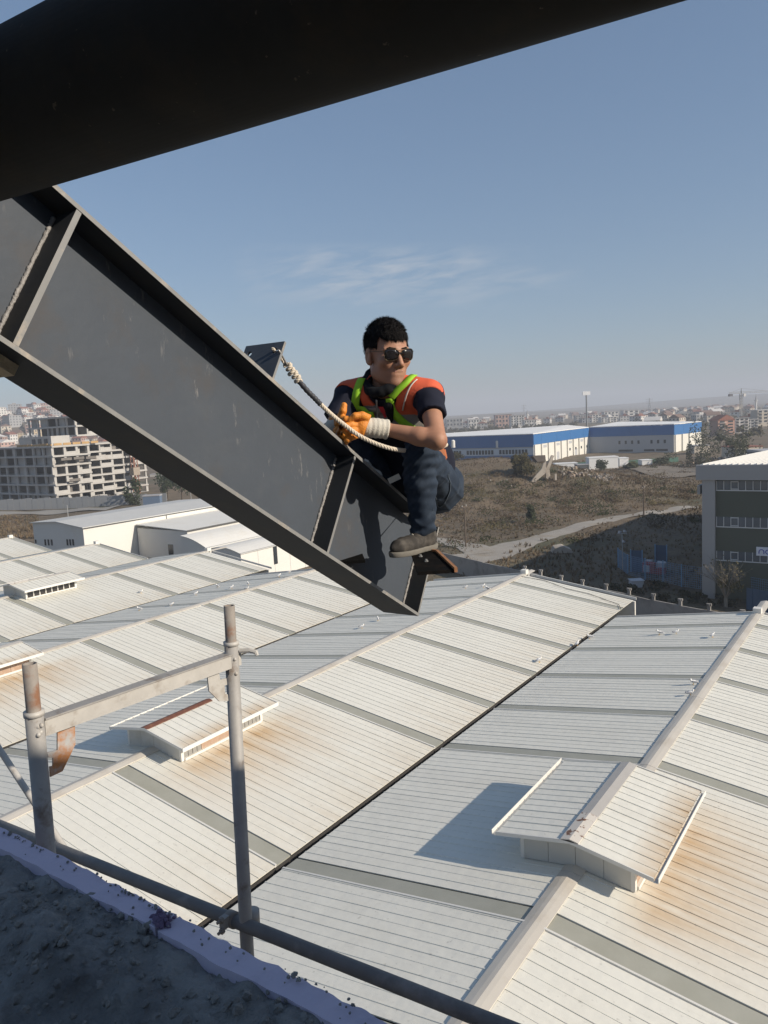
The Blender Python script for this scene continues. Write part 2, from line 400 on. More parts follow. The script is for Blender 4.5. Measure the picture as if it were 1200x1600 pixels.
def hall(k, y0, y1, label, skip=(), first=None, toff=0.0):
    root = thing('warehouse', label, 'warehouse', (xr(k), 0, ZR))
    for side in (1, -1):
        # walk in ribs from a skylight edge in both directions
        nper0 = math.floor((y0-SK0-toff)/PER)-1; y = SK0+toff+nper0*PER
        while y < y1:
            for nr, kind in ((2, 's'), (3, 'p'), (3, 'p'), (3, 'p'), (2, 'p')):
                if y >= y0-0.01 and y+nr*RIB <= y1+0.3:
                    covered = any(a <= y <= b for a, b in skip)
                    if kind == 's' and not covered:
                        place_sheet(sk_mesh, 'skylight_sheet', root, side, y, 2)
                        link('skylight_flashing', up_mesh, root, (0, y if side > 0 else y+0.055, 0), tilt(side))
                    else: place_sheet(SH[nr], 'roof_sheet', root, side, y, nr)
                y += nr*RIB
    y = y0
    while y < y1-0.5:
        link('ridge_cap', CAP, root, (0, y, 0.0), (R_(random.uniform(-.25, .25)), 0, R_(random.uniform(-.25, .25)))); y += CAPL
    # white end piece of the ridge
    mb = MB(); mb.box(-0.2, 0.2, y1-0.25, y1+0.2, -0.05, 0.30); mb.box(-0.3, 0.3, y1-0.02, y1+0.12, -0.2, 0.02); mb.build('ridge_end_cap', white_m, root)
    ze = -HALF*SLOPE
    for yy, nm in ((y0, 'gable_wall'), (y1, 'gable_wall')):
        mb = MB(); dy = 0.2 if yy == y0 else -0.2
        mb.prism([(-HALF+.1, yy, -ZR), (HALF-.1, yy, -ZR), (HALF-.1, yy, ze-0.12), (0, yy, -0.10), (-HALF+.1, yy, ze-0.12)], (0, dy, 0)); mb.build(nm, white_m, root)
    # verge trim on both gables, gutter on the low left side
    for yy in (y0-0.05, y1+0.24):
        for side in (1, -1):
            mb = MB(); a = Vector((0.0, yy, 0.035)); b = Vector((side*(HALF-0.14), yy, ze+0.05))
            mb.prism([a, b, b-Vector((0, 0, 0.16)), a-Vector((0, 0, 0.16))], (0, 0.07, 0)); mb.build('verge_trim', white_m, root)
    mb = MB()
    for z0, z1, x0, x1 in ((ze-0.30, ze-0.24, -HALF-0.13, -HALF+0.13), (ze-0.30, ze-0.03, -HALF-0.15, -HALF-0.13), (ze-0.30, ze-0.03, -HALF+0.13, -HALF+0.15)): mb.box(x0, x1, y0+0.2, y1-0.3, z0, z1)
    mb.build('gutter', gut_m, root)
    if k == 0:
        mb = MB(); mb.box(HALF-0.16, HALF-0.04, y0, y1, -ZR, ze-0.06); mb.build('side_wall', white_m, root)
    HALLS.append(root); return root
hall(0, 3.6, 43.8, 'nearest white ribbed-metal hall roof with a broad gabled roof vent at the right', skip=((15.9, 21.2),))
hall(1, 3.6, 48.6, 'second ribbed-metal hall roof whose roof vent has a rusty red ridge strip', skip=((15.5, 20.6),), toff=0.0)
hall(2, 3.6, 44.6, 'third ribbed-metal hall roof, gulls along its shaded slope beyond the scaffold', skip=((14.5, 20.2),), toff=0.3)
hall(3, 3.6, 47.6, 'fourth ribbed-metal hall roof carrying the vent with dark window panes', skip=((28.0, 33.0),), toff=0.1)
hall(4, 3.6, 46.6, 'fifth ribbed-metal hall roof just in front of the long white building', toff=0.6)
hall(5, 3.6, 46.1, 'farthest ribbed-metal hall roof, only a corner seen at the left edge', toff=0.2)

# ---- gabled roof vents straddling the ridges
VL, VE, VW = 4.74, 2.03, 1.45          # length, half width at the eaves, half width of the walls
vrun = math.hypot(VE-0.02, 0.355); vang = math.atan2(0.355, VE)
VSH = {n: sheet_mesh(n, vrun, hgt=0.024, lapw=0.035, midw=0.035) for n in (2,)}
pane_m = mat('dark_pane', (0.035, 0.032, 0.03), 0.25, var=0.3, vscale=3)
louv_m = mat('grey_translucent_panel', (0.27, 0.265, 0.245), 0.55, var=0.12, vscale=6)
ply_m = mat('weathered_board', (0.36, 0.25, 0.18), 0.85, var=0.2, vscale=5, col2=(0.46, 0.37, 0.30), c2scale=4)
def vent(k, y0, label, rust=False, side='plain', gut=True):
    root = bpy.data.objects.new('roof_vent', None); COL.objects.link(root); root.parent = HALLS[k]; root.location = (0, y0, 0); root['label'] = label
    zr, ze = 0.88, 0.525
    n = 7
    for s in (1, -1):
        for i in range(n):
            yy = i*2*RIB*0.996
            if s > 0: link('roof_sheet', VSH[2], root, (0, yy, zr), (0, vang, 0))
            else: link('roof_sheet', VSH[2], root, (0, yy+2*RIB, zr), (0, vang, math.pi))
    # ridge strip
    def strip_(y_0, y_1, w, m, lift, nm):
        mb = MB(); sl = 0.355/VE
        pr = [(-w, zr-w*sl+lift-.025), (-w, zr-w*sl+lift), (0, zr+lift+.012), (w, zr-w*sl+lift), (w, zr-w*sl+lift-.025)]
        mb.add([(x, y, z) for y in (y_0, y_1) for x, z in pr], [(i, i+1, 5+i+1, 5+i) for i in range(4)]+[(0, 1, 2, 3, 4), (9, 8, 7, 6, 5)]); mb.build(nm, m, root)
    if rust: strip_(-0.02, 3.1, 0.17, redrust, 0.042, 'ridge_cap')
    else:
        strip_(1.35, VL+.03, 0.23, mat('vent_ridge_grey', (0.42, 0.40, 0.37), 0.6, var=0.12, vscale=3), 0.042, 'ridge_cap')
        strip_(-0.03, 1.40, 0.23, mat('vent_ridge_flaking', (0.58, 0.54, 0.48), 0.6, var=0.08, vscale=3, col2=(0.16, 0.075, 0.04), c2scale=4.5, c2lo=0.56, c2hi=0.6), 0.05, 'ridge_cap')
    # verge boards at both ends and the roof edge at both eaves
    for yy in (-0.03, VL+0.02):
        for s in (1, -1):
            mb = MB(); a = Vector((0, yy, zr+0.03)); b = Vector((s*VE, yy, ze+0.03)); d = Vector((0, 0, 0.10)); mb.prism([a, b, b-d, a-d], (0, 0.035, 0)); mb.build('verge_trim', white_m, root)
    for s in (1, -1):
        mb = MB()
        if gut:
            mb.box(s*VE, s*(VE+0.10), -0.03, VL+0.04, ze-0.075, ze-0.06); mb.box(s*(VE+0.10), s*(VE+0.115), -0.03, VL+0.04, ze-0.075, ze+0.06)
        else: mb.box(s*(VE-0.01), s*(VE+0.03), -0.03, VL+0.04, ze-0.10, ze+0.045)
        mb.build('eave_gutter', white_m, root)
    # gable ends, four sheets each, standing on the roof slopes
    f0, f1 = 0.34, VL-0.34
    for yy, th in ((f0, 0.05), (f1, -0.05)):
        xs = [-VW, -VW/2, 0.0, VW/2, VW]
        for i in range(4):
            a, b = xs[i]+0.006, xs[i+1]-0.006
            off = 0.004*(i % 2)
            mb = MB(); zt = lambda x: zr-abs(x)*0.355/VE-0.035; zb = lambda x: -abs(x)*SLOPE+0.02
            mb.prism([(a, yy-off, zb(a)), (b, yy-off, zb(b)), (b, yy-off, zt(b)), (a, yy-off, zt(a))], (0, th, 0)); mb.build('wall_panel', wallgrey, root)
    for s in (1, -1):
        zb, zt = -VW*SLOPE+0.02, zr-VW*0.355/VE-0.045
        for yy in (f0-0.01, f1-0.11):
            mb = MB(); mb.box(s*(VW-0.06), s*(VW+0.045), yy, yy+0.12, zb, zt); mb.build('corner_post', white_m, root)
        mb = MB(); mb.box(s*(VW-0.02), s*(VW+0.10), f0+.12, f1-.12, zb, zb+0.09); mb.build('wall_base_flashing', white_m, root)
        L = f1-f0-0.24; yb = f0+0.12
        if side == 'panes' and s > 0:
            mb = MB(); mb.box(s*(VW+.002), s*(VW+0.05), yb, yb+L, zt-0.07, zt); mb.build('window_head', white_m, root)
            for i in range(8):
                a = yb+L*i/8
                mb = MB(); mb.box(s*(VW-0.04), s*(VW-0.01), a+.03, a+L/8-.03, zb+.09, zt-.07); mb.build('window_pane', pane_m, root)
                mb = MB(); mb.box(s*(VW-0.03), s*(VW+0.04), a+L/8-.03, a+L/8+.03, zb+.09, zt-.07); mb.build('mullion', white_m, root)
        elif side == 'boards' and s > 0:
            # grey ribbed lights, a weathered board, an open gap, more ribbed lights
            seq = [('l', .06)]*4+[('b', .50)]+[('o', .085)]+[('l', .06)]*5
            tot = sum(w for _, w in seq); a = yb
            for kind, w in seq:
                w = w/tot*L; mb = MB()
                if kind == 'l': mb.box(s*(VW-0.02), s*(VW+0.02), a+.012, a+w-.012, zb+.09, zt); mb.build('louvre_panel', louv_m, root)
                elif kind == 'b': mb.box(s*(VW-0.01), s*(VW+0.03), a, a+w, zb+.09, zt); mb.build('board', ply_m, root)
                else:
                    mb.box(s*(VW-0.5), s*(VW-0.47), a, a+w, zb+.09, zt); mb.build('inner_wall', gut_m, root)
                a += w
        else:
            for i in range(4):
                a = yb+L*i/4; mb = MB(); mb.box(s*(VW-0.02-.004*(i % 2)), s*(VW+0.02+.004*(i % 2)), a+.005, a+L/4-.005, zb+.09, zt); mb.build('wall_panel', wallgrey if s < 0 else ply_m if side == 'tan' else wallgrey, root)
    return root
vent(0, 16.78, 'large gabled roof vent with flaking ridge strip in front of the tan stain at right', side='tan')
vent(1, 16.20, 'gabled roof vent with a rusty red ridge strip, behind the scaffold ledger', rust=True, side='boards', gut=False)
vent(2, 15.75, 'gabled roof vent cut by the left picture edge above the rusty pole top', side='tan', gut=False)
vent(3, 28.6, 'gabled roof vent with a row of dark window panes on its side', side='panes', gut=False)

# a loose cable across the far end of the second roof
def on_slope(px, py, k, side, lift=0.04):
    x0 = xr(k); d = ray(px, py); sg = side
    tt = (ZR-CAMZ+SLOPE*sg*x0)/(d.z+SLOPE*sg*d.x)
    P = CAM+d*tt; P.z += lift; return P
mb = MB(); pts = [on_slope(x, y, 1, 1, 0.06) for x, y in ((815, 902), (850, 908), (885, 921), (920, 929), (945, 938), (967, 946), (970, 953))]
mb.tube(pts, 0.018, 6); tag(mb.build('roof_cable', gut_m), 'thin dark cable trailing over the far end of the second hall roof', 'cable')

# ---- gulls
gw = mat('gull_white', (0.78, 0.77, 0.74), 0.8); gg = mat('gull_grey', (0.36, 0.37, 0.39), 0.8); gy = mat('gull_yellow', (0.55, 0.32, 0.05), 0.6)
mb = MB(); mb.sm = True
mb.ball((0, 0, 0.20), (0.20, 0.085, 0.085), 10, 8, Matrix.Rotation(R_(-14), 3, 'Y')); mb.ball((0.17, 0, 0.33), (0.06, 0.05, 0.052), 8, 6)
mb.tube([(0.12, 0, 0.23), (0.16, 0, 0.29), (0.17, 0, 0.33)], [0.07, 0.052, 0.045], 8); mb.tube([(-0.15, 0, 0.18), (-0.28, 0, 0.145)], [0.05, 0.02], 8)
body_me = mb.mesh('gull', gw)
mb = MB(); mb.sm = True
for s in (1, -1): mb.ball((-0.06, s*0.078, 0.205), (0.21, 0.022, 0.062), 8, 6, Matrix.Rotation(R_(-8), 3, 'Y'))
wing_me = mb.mesh('wing', gg)
mb = MB(); mb.tube([(0.21, 0, 0.33), (0.285, 0, 0.315)], [0.016, 0.006], 6); beak_me = mb.mesh('beak', gy)
mb = MB()
for s in (1, -1): mb.tube([(0.02, s*0.035, 0.13), (0.03, s*0.035, 0.0)], 0.01, 5); mb.obox((0.055, s*0.035, 0.006), (1, 0, 0), (0, 1, 0), (0, 0, 1), 0.04, 0.022, 0.005)
leg_me = mb.mesh('leg', gy)
G = [(1031, 992, 0, -1), (1056, 991, 0, -1), (1113, 996, 0, -1), (1084, 1070, 0, -1), (1078, 1087, 0, -1), (902, 1009, 0, -1), (922, 998, 0, -1), (842, 1035, 1, 1),
     (565, 982, 1, -1), (591, 970, 1, -1), (727, 920, 1, -1), (755, 918, 1, -1), (762, 922, 1, -1), (436, 902, 2, -1), (452, 896, 2, -1), (388, 914, 2, -1), (386, 922, 2, -1), (362, 920, 2, -1), (340, 918, 2, -1), (306, 930, 2, -1), (268, 947, 2, -1), (218, 954, 2, -1), (220, 927, 3, 1)]
GL = {0: 'upper of the two gulls by the ridge of the nearest roof', 1: '', 2: 'lone gull near the far end of the nearest ridge', 7: 'lone gull low on the sunlit slope of the second roof', 22: 'single gull on the sunlit slope of the fourth hall roof',
      0: 'left gull of three standing near the far end of the nearest roof', 1: 'middle gull of three standing near the far end of the nearest roof', 2: 'right gull of three near the far end of the nearest roof, closest to the ridge',
      3: 'gull beside the nearest ridge cap, the farther of two there', 4: 'gull beside the nearest ridge cap, the closer of two there', 5: 'gull standing right of the dark gutter, the nearer of two', 6: 'gull standing right of the dark gutter, the farther of two',
      8: 'gull just right of the lower beam end, the nearer of two', 9: 'gull just right of the lower beam end, the farther of two', 10: 'leftmost of three gulls under the rusty plate edge', 11: 'middle one of three gulls under the rusty plate edge', 12: 'rightmost of three gulls under the rusty plate edge'}
for i, (px, py, k, sd_) in enumerate(G):
    P = on_slope(px, py, k, sd_, 0.0); t = link('gull', body_me)
    sc_ = 0.66+0.12*random.random(); t.location = P; t.scale = (sc_,)*3; t.rotation_euler = (0, 0, random.uniform(0.2, 1.5) if i % 3 else random.uniform(2.4, 4.0))
    link('wing', wing_me, t); link('beak', beak_me, t); link('leg', leg_me, t)
    ORD = ('leftmost', 'second from the left', 'third from the left', 'fourth from the left', 'fifth from the left', 'sixth from the left', 'seventh from the left', 'second from the right', 'rightmost')
    tag(t, GL.get(i) or 'gull '+ORD[sorted([g[0] for g in G if g[2] == 2]).index(px)]+' in the line along the shaded slope of the third roof', 'gull', 'gulls resting on the hall roofs')
# ------------------------------------------------------------------ the raking steel beam
def steel_marks(t, o, co):
    o = nmix(t, nmath(t, 'MULTIPLY', nrange(t, nnoise(t, co, 3.2, 9, 0.7), 0.56, 0.72), 0.35), o, (0.088, 0.096, 0.105))          # rubbed, paler paint
    o = nmix(t, nmath(t, 'MULTIPLY', nrange(t, nnoise(t, co, 11.0, 9, 0.75), 0.66, 0.74), 0.35), o, (0.20, 0.19, 0.18))
    mp = t.nodes.new('ShaderNodeMapping'); mp.inputs['Rotation'].default_value = (0.5, 0.3, 0); mp.inputs['Scale'].default_value = (3, 26, 7); t.links.new(co, mp.inputs[0])
    o = nmix(t, nmath(t, 'MULTIPLY', nmath(t, 'MULTIPLY', nrange(t, nnoise(t, mp.outputs[0], 1.0, 7, 0.7), 0.60, 0.68), nrange(t, nnoise(t, co, 2.3, 2, 0.5), 0.46, 0.6)), 0.75), o, (0.26, 0.25, 0.24))   # scuffs
    return nmix(t, nmath(t, 'MULTIPLY', nrange(t, nnoise(t, co, 1.1, 4, 0.6), 0.52, 0.68), 0.12), o, (0.070, 0.058, 0.048))
steel = mat('grey_primer', (0.063, 0.074, 0.090), 0.55, var=0.10, vscale=5, coords='World', col2=(0.078, 0.070, 0.065), c2scale=2.2, c2lo=0.54, c2hi=0.76, bump=0.04, bscale=16, spec=0.22,
    extra=steel_marks)
steel_d = mat('shade_darkened_steel', (0.030, 0.033, 0.037), 0.65, var=0.2, vscale=6, coords='World', col2=(0.045, 0.042, 0.038), c2scale=4, c2lo=0.5, c2hi=0.7, spec=0.2)  # flanges and plates coloured darker than the web, shade put into the colour
edge_m = mat('bare_cut_edge', (0.20, 0.20, 0.195), 0.55, var=0.3, vscale=14, coords='World', col2=(0.36, 0.31, 0.25), c2scale=10, c2lo=0.55, c2hi=0.7)
weld_m = mat('weld_bead', (0.24, 0.23, 0.22), 0.5, var=0.35, vscale=60, coords='World', bump=0.6, bscale=120)
rust_m = mat('rusty_edge', (0.30, 0.14, 0.065), 0.85, var=0.35, vscale=30, coords='World', col2=(0.40, 0.25, 0.14), c2scale=25)
BS = 0.933; BAL, BBE = -0.030, 0.552
BO = CAM+BS*Vector((-1.954, 1.356, 0.625))
_u = Vector((math.sin(BAL), math.cos(BAL), 0)); BA = math.cos(BBE)*_u-math.sin(BBE)*Vector((0, 0, 1)); BH = math.sin(BBE)*_u+math.cos(BBE)*Vector((0, 0, 1)); BQ = BA.cross(BH)
if BQ.dot(FW) > 0: BQ = -BQ
H_, L1, L2, BW, TF = 0.42, 1.396, 2.173, 0.097, 0.013
BO = BO-BQ*BW                                    # web mid-plane
def bp(s, t, r): return BO+BA*s+BH*t+BQ*r        # along the beam, up from the top flange's underside, out from the web
beam = thing('steel_beam', 'dark grey raking steel I-beam the man sits on, welded stiffeners across its web', 'steel beam', bp(L1, -H_/2, 0))
def bchild(mb, nm, m):
    me = mb.mesh(nm, m); o = link(nm, me, beam); o.matrix_parent_inverse = Matrix.Translation(-beam.location); return o
def bbox(s0, s1, t0, t1, r0, r1, mb=None):
    mb = mb or MB(); mb.obox(bp((s0+s1)/2, (t0+t1)/2, (r0+r1)/2), BA, BH, BQ, abs(s1-s0)/2, abs(t1-t0)/2, abs(r1-r0)/2); return mb
S0 = -3.2
def flange(t0, t1, s1):
    mb = MB(); mb.add([bp(s, t, r) for t in (t0, t1) for s, r in ((S0, -BW), (S0, BW), (s1, BW), (s1, -BW))], [(0, 3, 2, 1), (4, 5, 6, 7), (0, 1, 5, 4), (2, 3, 7, 6), (3, 0, 4, 7)])
    mb.cur = 1; mb.add([bp(s, t, BW) for s, t in ((S0, t0), (s1, t0), (s1, t1), (S0, t1))], [(0, 1, 2, 3)]); return mb
bchild(bbox(S0, L2-0.012, -H_+.0005, -.0005, -0.005, 0.005), 'web', steel)
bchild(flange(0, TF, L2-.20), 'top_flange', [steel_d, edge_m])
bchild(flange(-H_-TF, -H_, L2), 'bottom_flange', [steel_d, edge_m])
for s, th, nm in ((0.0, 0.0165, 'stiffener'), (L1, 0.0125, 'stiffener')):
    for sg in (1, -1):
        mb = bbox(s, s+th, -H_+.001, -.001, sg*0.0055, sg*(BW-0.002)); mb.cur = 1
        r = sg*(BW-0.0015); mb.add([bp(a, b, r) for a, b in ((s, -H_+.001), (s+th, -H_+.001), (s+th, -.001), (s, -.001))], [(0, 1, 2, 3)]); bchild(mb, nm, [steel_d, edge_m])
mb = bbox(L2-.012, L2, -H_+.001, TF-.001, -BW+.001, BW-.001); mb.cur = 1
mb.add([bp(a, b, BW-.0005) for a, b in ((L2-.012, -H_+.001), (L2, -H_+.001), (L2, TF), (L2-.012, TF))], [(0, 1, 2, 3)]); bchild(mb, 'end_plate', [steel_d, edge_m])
for s in (0.0, L1, L2-.012):          # fillet weld beads along the upstream side of each plate
    pts = [bp(s-0.004+random.uniform(-.0012, .0012), -0.012-(H_-.03)*i/70, 0.0085+random.uniform(-.0008, .0008)) for i in range(71)]
    mb = MB(); mb.sm = True; mb.tube(pts, [0.0062+random.uniform(-.0013, .0013) for _ in pts], 7); bchild(mb, 'weld_bead', weld_m)
# packing block wedged under the bottom flange, far left
mb = MB()
c = at(-14, 556, 1.93); mb.obox(c, BA, BH, BQ, 0.052, 0.030, 0.045)
me_ = mb.mesh('packing_block', mat('mortar_block', (0.42, 0.33, 0.21), 0.95, var=0.3, vscale=30, coords='World', bump=0.6, bscale=60))
tag(link('packing_block', me_), 'rough tan packing block stuck under the steel beam at the left edge', 'block')
# lifting cleat standing on the top flange
sc = None
for i in range(2000):
    s_ = i*0.001; q = pix(bp(s_, TF, BW))
    if q[0] >= 429: sc = s_; break
lug = []
mb = MB()
hh_, wL = 0.155, BW-0.004
def plate_with_holes(mb, s0, s1, holes, rr=0.011):
    """cleat plate across the flange with two round bolt holes, built as a strip fan round each hole"""
    cells = [(-wL, 0.0), (0.0, wL)]
    for (r0, r1), (hr, ht) in zip(cells, holes):
        outer = []; inner = []; n = 24
        for k in range(n):
            a = 2*math.pi*k/n; ca, sa = math.cos(a), math.sin(a)
            inner.append((hr+rr*ca, ht+rr*sa))
            tx = ((r1-hr)/ca if ca > 1e-6 else (r0-hr)/ca if ca < -1e-6 else 1e9); ty = ((hh_+TF-ht)/sa if sa > 1e-6 else (TF-ht)/sa if sa < -1e-6 else 1e9)
            f = min(tx, ty); outer.append((hr+f*ca, ht+f*sa))
        # snap the nearest ray to every corner
        for cr, ct in ((r0, TF), (r1, TF), (r1, hh_+TF), (r0, hh_+TF)):
            k = min(range(n), key=lambda k: (outer[k][0]-cr)**2+(outer[k][1]-ct)**2); outer[k] = (cr, ct)
        vs = [bp(s0, t, r) for r, t in outer]+[bp(s0, t, r) for r, t in inner]+[bp(s1, t, r) for r, t in outer]+[bp(s1, t, r) for r, t in inner]; fs = []
        for k in range(n):
            j = (k+1) % n
            fs += [(k, j, n+j, n+k), (2*n+k, 3*n+k, 3*n+j, 2*n+j), (k, 2*n+k, 2*n+j, j), (n+k, n+j, 3*n+j, 3*n+k)]
        mb.add(vs, fs)
plate_with_holes(mb, sc-0.010, sc, [(-0.062, TF+0.118), (0.062, TF+0.118)])
mb.cur = 1; mb.add([bp(a, b, wL+.0004) for a, b in ((sc-.010, TF), (sc, TF), (sc, TF+hh_), (sc-.010, TF+hh_))], [(0, 1, 2, 3)])
bchild(mb, 'lifting_cleat', [steel, edge_m])
LUGHOLE = bp(sc-0.005, TF+0.118, 0.062)
# foot plate bolted to the end plate
ZF = at(660, 862, 3.26).z
def gq(px, py, dz=0.0): return gp(px, py, ZF+dz)
c1, c2, c3, c4 = gq(640, 856), gq(684, 862.5), gq(712, 890), gq(652, 894)
mb = MB(); mb.prism([c1, c4, c3, c2], (0, 0, -0.012))
bchild(mb, 'foot_plate', mat('black_plate', (0.007, 0.007, 0.007), 0.9, spec=0.04, var=0.3, vscale=20, coords='World', col2=(0.016, 0.012, 0.01), c2scale=18))
def bar(a, b, w, h):
    mb = MB(); a = Vector(a); b = Vector(b); d = (b-a).normalized(); z = Vector((0, 0, 1)); x = d.cross(z).normalized(); mb.obox((a+b)/2, d, x, z, (b-a).length/2, w, h); return mb
bchild(bar(gq(648, 857.5), gq(684, 862.5), 0.005, 0.009), 'rusty_edge', rust_m)
bchild(bar(gq(683, 862.5), gq(712.5, 890.5), 0.006, 0.009), 'rusty_edge', rust_m)
for px, py in ((657, 870), (666, 877.5)):
    mb = MB(); p = gq(px, py, 0.001); mb.tube([p, p+Vector((0, 0, .004))], 0.0085, 6); mb.tube([p, p+Vector((0, 0, .010))], 0.005, 8); bchild(mb, 'bolt', edge_m)
# scrap of clear plastic lying on the flange
mb = MB(); random.seed(3)
pc = bp(sc+0.46, TF+0.012, 0.05)
for i in range(9):
    c = pc+BA*random.uniform(-.045, .05)+BQ*random.uniform(-.03, .035)+BH*random.uniform(-.002, .012); d1 = Vector([random.uniform(-1, 1) for _ in range(3)]).normalized(); d2 = d1.orthogonal().normalized()
    mb.add([c+d1*.022, c+d2*.015, c-d1*.02+d2*.004, c-d2*.016], [(0, 1, 2), (0, 2, 3)])
tag(mb.build('plastic_scrap', mat('clear_plastic', (0.62, 0.63, 0.64), 0.15, spec=0.8)), 'crumpled scrap of pale plastic lying on the beam beside the rope', 'scrap')
random.seed(7)

# ------------------------------------------------------------------ the dark tubular brace overhead, running from the beam into the facade
pipe_m = mat('dark_pipe_paint', (0.019, 0.0185, 0.017), 0.7, var=0.3, vscale=9, coords='World', spec=0.06,
    extra=lambda t, o, co: nmix(t, nmath(t, 'MULTIPLY', nrange(t, nnoise(t, co, 70.0, 3, 0.5), 0.71, 0.74), 0.8), nmix(t, nmath(t, 'MULTIPLY', nrange(t, nnoise(t, co, 6.0, 8, 0.7), 0.5, 0.75), 0.5), o, (0.042, 0.030, 0.018)), (0.08, 0.065, 0.05)))
PD = 1.0; a0 = CAM+Vector((0, 0.853, 0.522))*PD; dp_ = Vector((0.999, 0.016, -0.039)).normalized()
mb = MB(); mb.sm = True; mb.tube([a0+dp_*(-1.80), a0+dp_*0.2, a0+dp_*2.45], 0.1247*PD, 72)
tag(mb.build('overhead_pipe', pipe_m), 'dark brown-black pipe crossing close overhead at the top of the picture', 'pipe')

# ------------------------------------------------------------------ scaffold
galv = mat('galvanised_tube', (0.31, 0.30, 0.285), 0.62, metal=0.1, var=0.22, vscale=14, coords='World', col2=(0.17, 0.13, 0.10), c2scale=9, c2lo=0.56, c2hi=0.68, bump=0.08, bscale=60)
galv2 = mat('galvanised_bright', (0.44, 0.425, 0.395), 0.6, metal=0.1, var=0.2, vscale=20, coords='World', col2=(0.26, 0.22, 0.18), c2scale=8, c2lo=0.55, c2hi=0.7)
rusttop = mat('rusty_tube', (0.25, 0.225, 0.20), 0.75, var=0.3, vscale=20, coords='World', col2=(0.20, 0.095, 0.05), c2scale=12, c2lo=0.52, c2hi=0.68)
XS = -1.95
scaf = thing('scaffold', 'galvanised scaffold frame, two uprights with rusty open tops and a cross ledger', 'scaffold', (XS, 1.4, 0.0))
def schild(mb, nm, m):
    o = link(nm, mb.mesh(nm, m), scaf); o.matrix_parent_inverse = Matrix.Translation(-scaf.location); return o
def pole(pt, pb, ps, rad=0.0242):
    A, B, Sg = onx(pt[0], pt[1], XS), onx(pb[0], pb[1], XS), onx(ps[0], ps[1], XS)
    d = (B-A).normalized(); top = A+d*((Sg-A).dot(d)); foot = A+d*((A.z-0.0)/-d.z)
    mb = MB(); mb.sm = True; mb.tube([top, A+d*1.4, A+d*6, foot], rad, 20); up_ = schild(mb, 'upright', galv)
    # spigot: open tube end
    mb = MB(); mb.sm = True; n = 20; x = d.orthogonal().normalized(); y = d.cross(x); vs = []
    for p, r in ((top+d*.02, .0192), (A, .0192), (A, .0160), (A+d*.10, .0160)): vs += [p+x*(r*math.cos(2*math.pi*k/n))+y*(r*math.sin(2*math.pi*k/n)) for k in range(n)]
    mb.add(vs, [(i*n+k, i*n+(k+1) % n, (i+1)*n+(k+1) % n, (i+1)*n+k) for i in range(3) for k in range(n)]); schild(mb, 'spigot', rusttop)
    mb = MB(); mb.sm = True; mb.tube([top-d*.002, top+d*.012], rad+.003, 20); schild(mb, 'collar', galv2)
    return A, d, top
LA, Ld, Lt = pole((46, 1037), (73, 1335), (52, 1112)); RA, Rd, Rt_ = pole((358, 946), (386, 1478), (361, 1003))
la, lb = onx(66, 1136, XS), onx(372, 1028, XS)
d = (lb-la).normalized(); mb = MB(); mb.obox((la+lb)/2, d, Vector((1, 0, 0)), d.cross(Vector((1, 0, 0))), (lb-la).length/2, 0.016, 0.023); schild(mb, 'ledger', galv2)
mb = MB(); mb.obox((la+lb)/2+d.cross(Vector((1, 0, 0)))*0.0255*(1 if d.cross(Vector((1, 0, 0))).z > 0 else -1), d, Vector((1, 0, 0)), d.cross(Vector((1, 0, 0))), (lb-la).length/2, 0.021, 0.0025); schild(mb, 'ledger_lip', galv)
def plate_px(pts, nm, m, x, th=0.005):
    mb = MB(); mb.prism([onx(a, b, x) for a, b in pts], (-th, 0, 0)); return schild(mb, nm, m)
tab_m = mat('tab_plate', (0.42, 0.42, 0.41), 0.5, metal=0.2, var=0.2, vscale=20, coords='World', col2=(0.45, 0.20, 0.08), c2scale=9, c2lo=0.5, c2hi=0.62)
plate_px([(90, 1138), (117, 1132), (118, 1163), (98, 1205), (79, 1214), (78, 1198), (83, 1197), (83, 1184), (76, 1184), (74, 1176), (90, 1172)], 'gusset_plate', tab_m, XS+.003)
plate_px([(324, 1052), (342, 1046), (344, 1062), (354, 1060), (355, 1070), (351, 1071), (352, 1084), (356, 1085), (357, 1095), (343, 1096), (327, 1080)], 'gusset_plate', galv2, XS+.003)
mb = MB(); p = Rt_+Rd*0.09; hk = onx(374, 1017, XS+.02); mb.tube([hk, hk+Vector((.03, .02, 0)), hk+Vector((.05, .03, -.006)), hk+Vector((.055, .03, -.018))], [.008, .009, .009, .007], 8); schild(mb, 'locking_pin', galv2)
for px, py, xx in ((368, 1040, XS+.02), (62, 1146, XS+.02)):       # weld lumps where the ledger meets the uprights
    mb = MB(); mb.sm = True
    for k in range(5): mb.ball(onx(px+random.uniform(-3, 3), py+random.uniform(-14, 14), xx+random.uniform(-.006, .008)), random.uniform(.006, .010), 6, 5)
    schild(mb, 'weld_lump', galv2)
# guard pipe along the facade and its coupler
YP = 1.752
gpts = [ony(x, y, YP) for x, y in ((0, 1287), (380, 1444), (790, 1601))]; g0 = gpts[0]+(gpts[0]-gpts[2])*0.8; g1 = gpts[2]+(gpts[2]-gpts[0])*0.9
tube_d = mat('dull_pipe', (0.17, 0.168, 0.165), 0.7, metal=0.1, var=0.25, vscale=10, coords='World', col2=(0.26, 0.255, 0.245), c2scale=5, c2lo=0.55, c2hi=0.7, bump=0.1, bscale=50)
mb = MB(); mb.sm = True; mb.tube([g0, gpts[1], g1], 0.0242, 20)
tag(mb.build('guard_pipe', tube_d), 'long dull steel pipe coupled low across the scaffold uprights', 'scaffold pipe')
cpl = thing('pipe_coupler', 'bolted coupler clamping the low pipe to the right-hand upright', 'coupler', ony(372, 1440, YP))
P = Vector(cpl.location); ddir = (gpts[2]-gpts[0]).normalized()
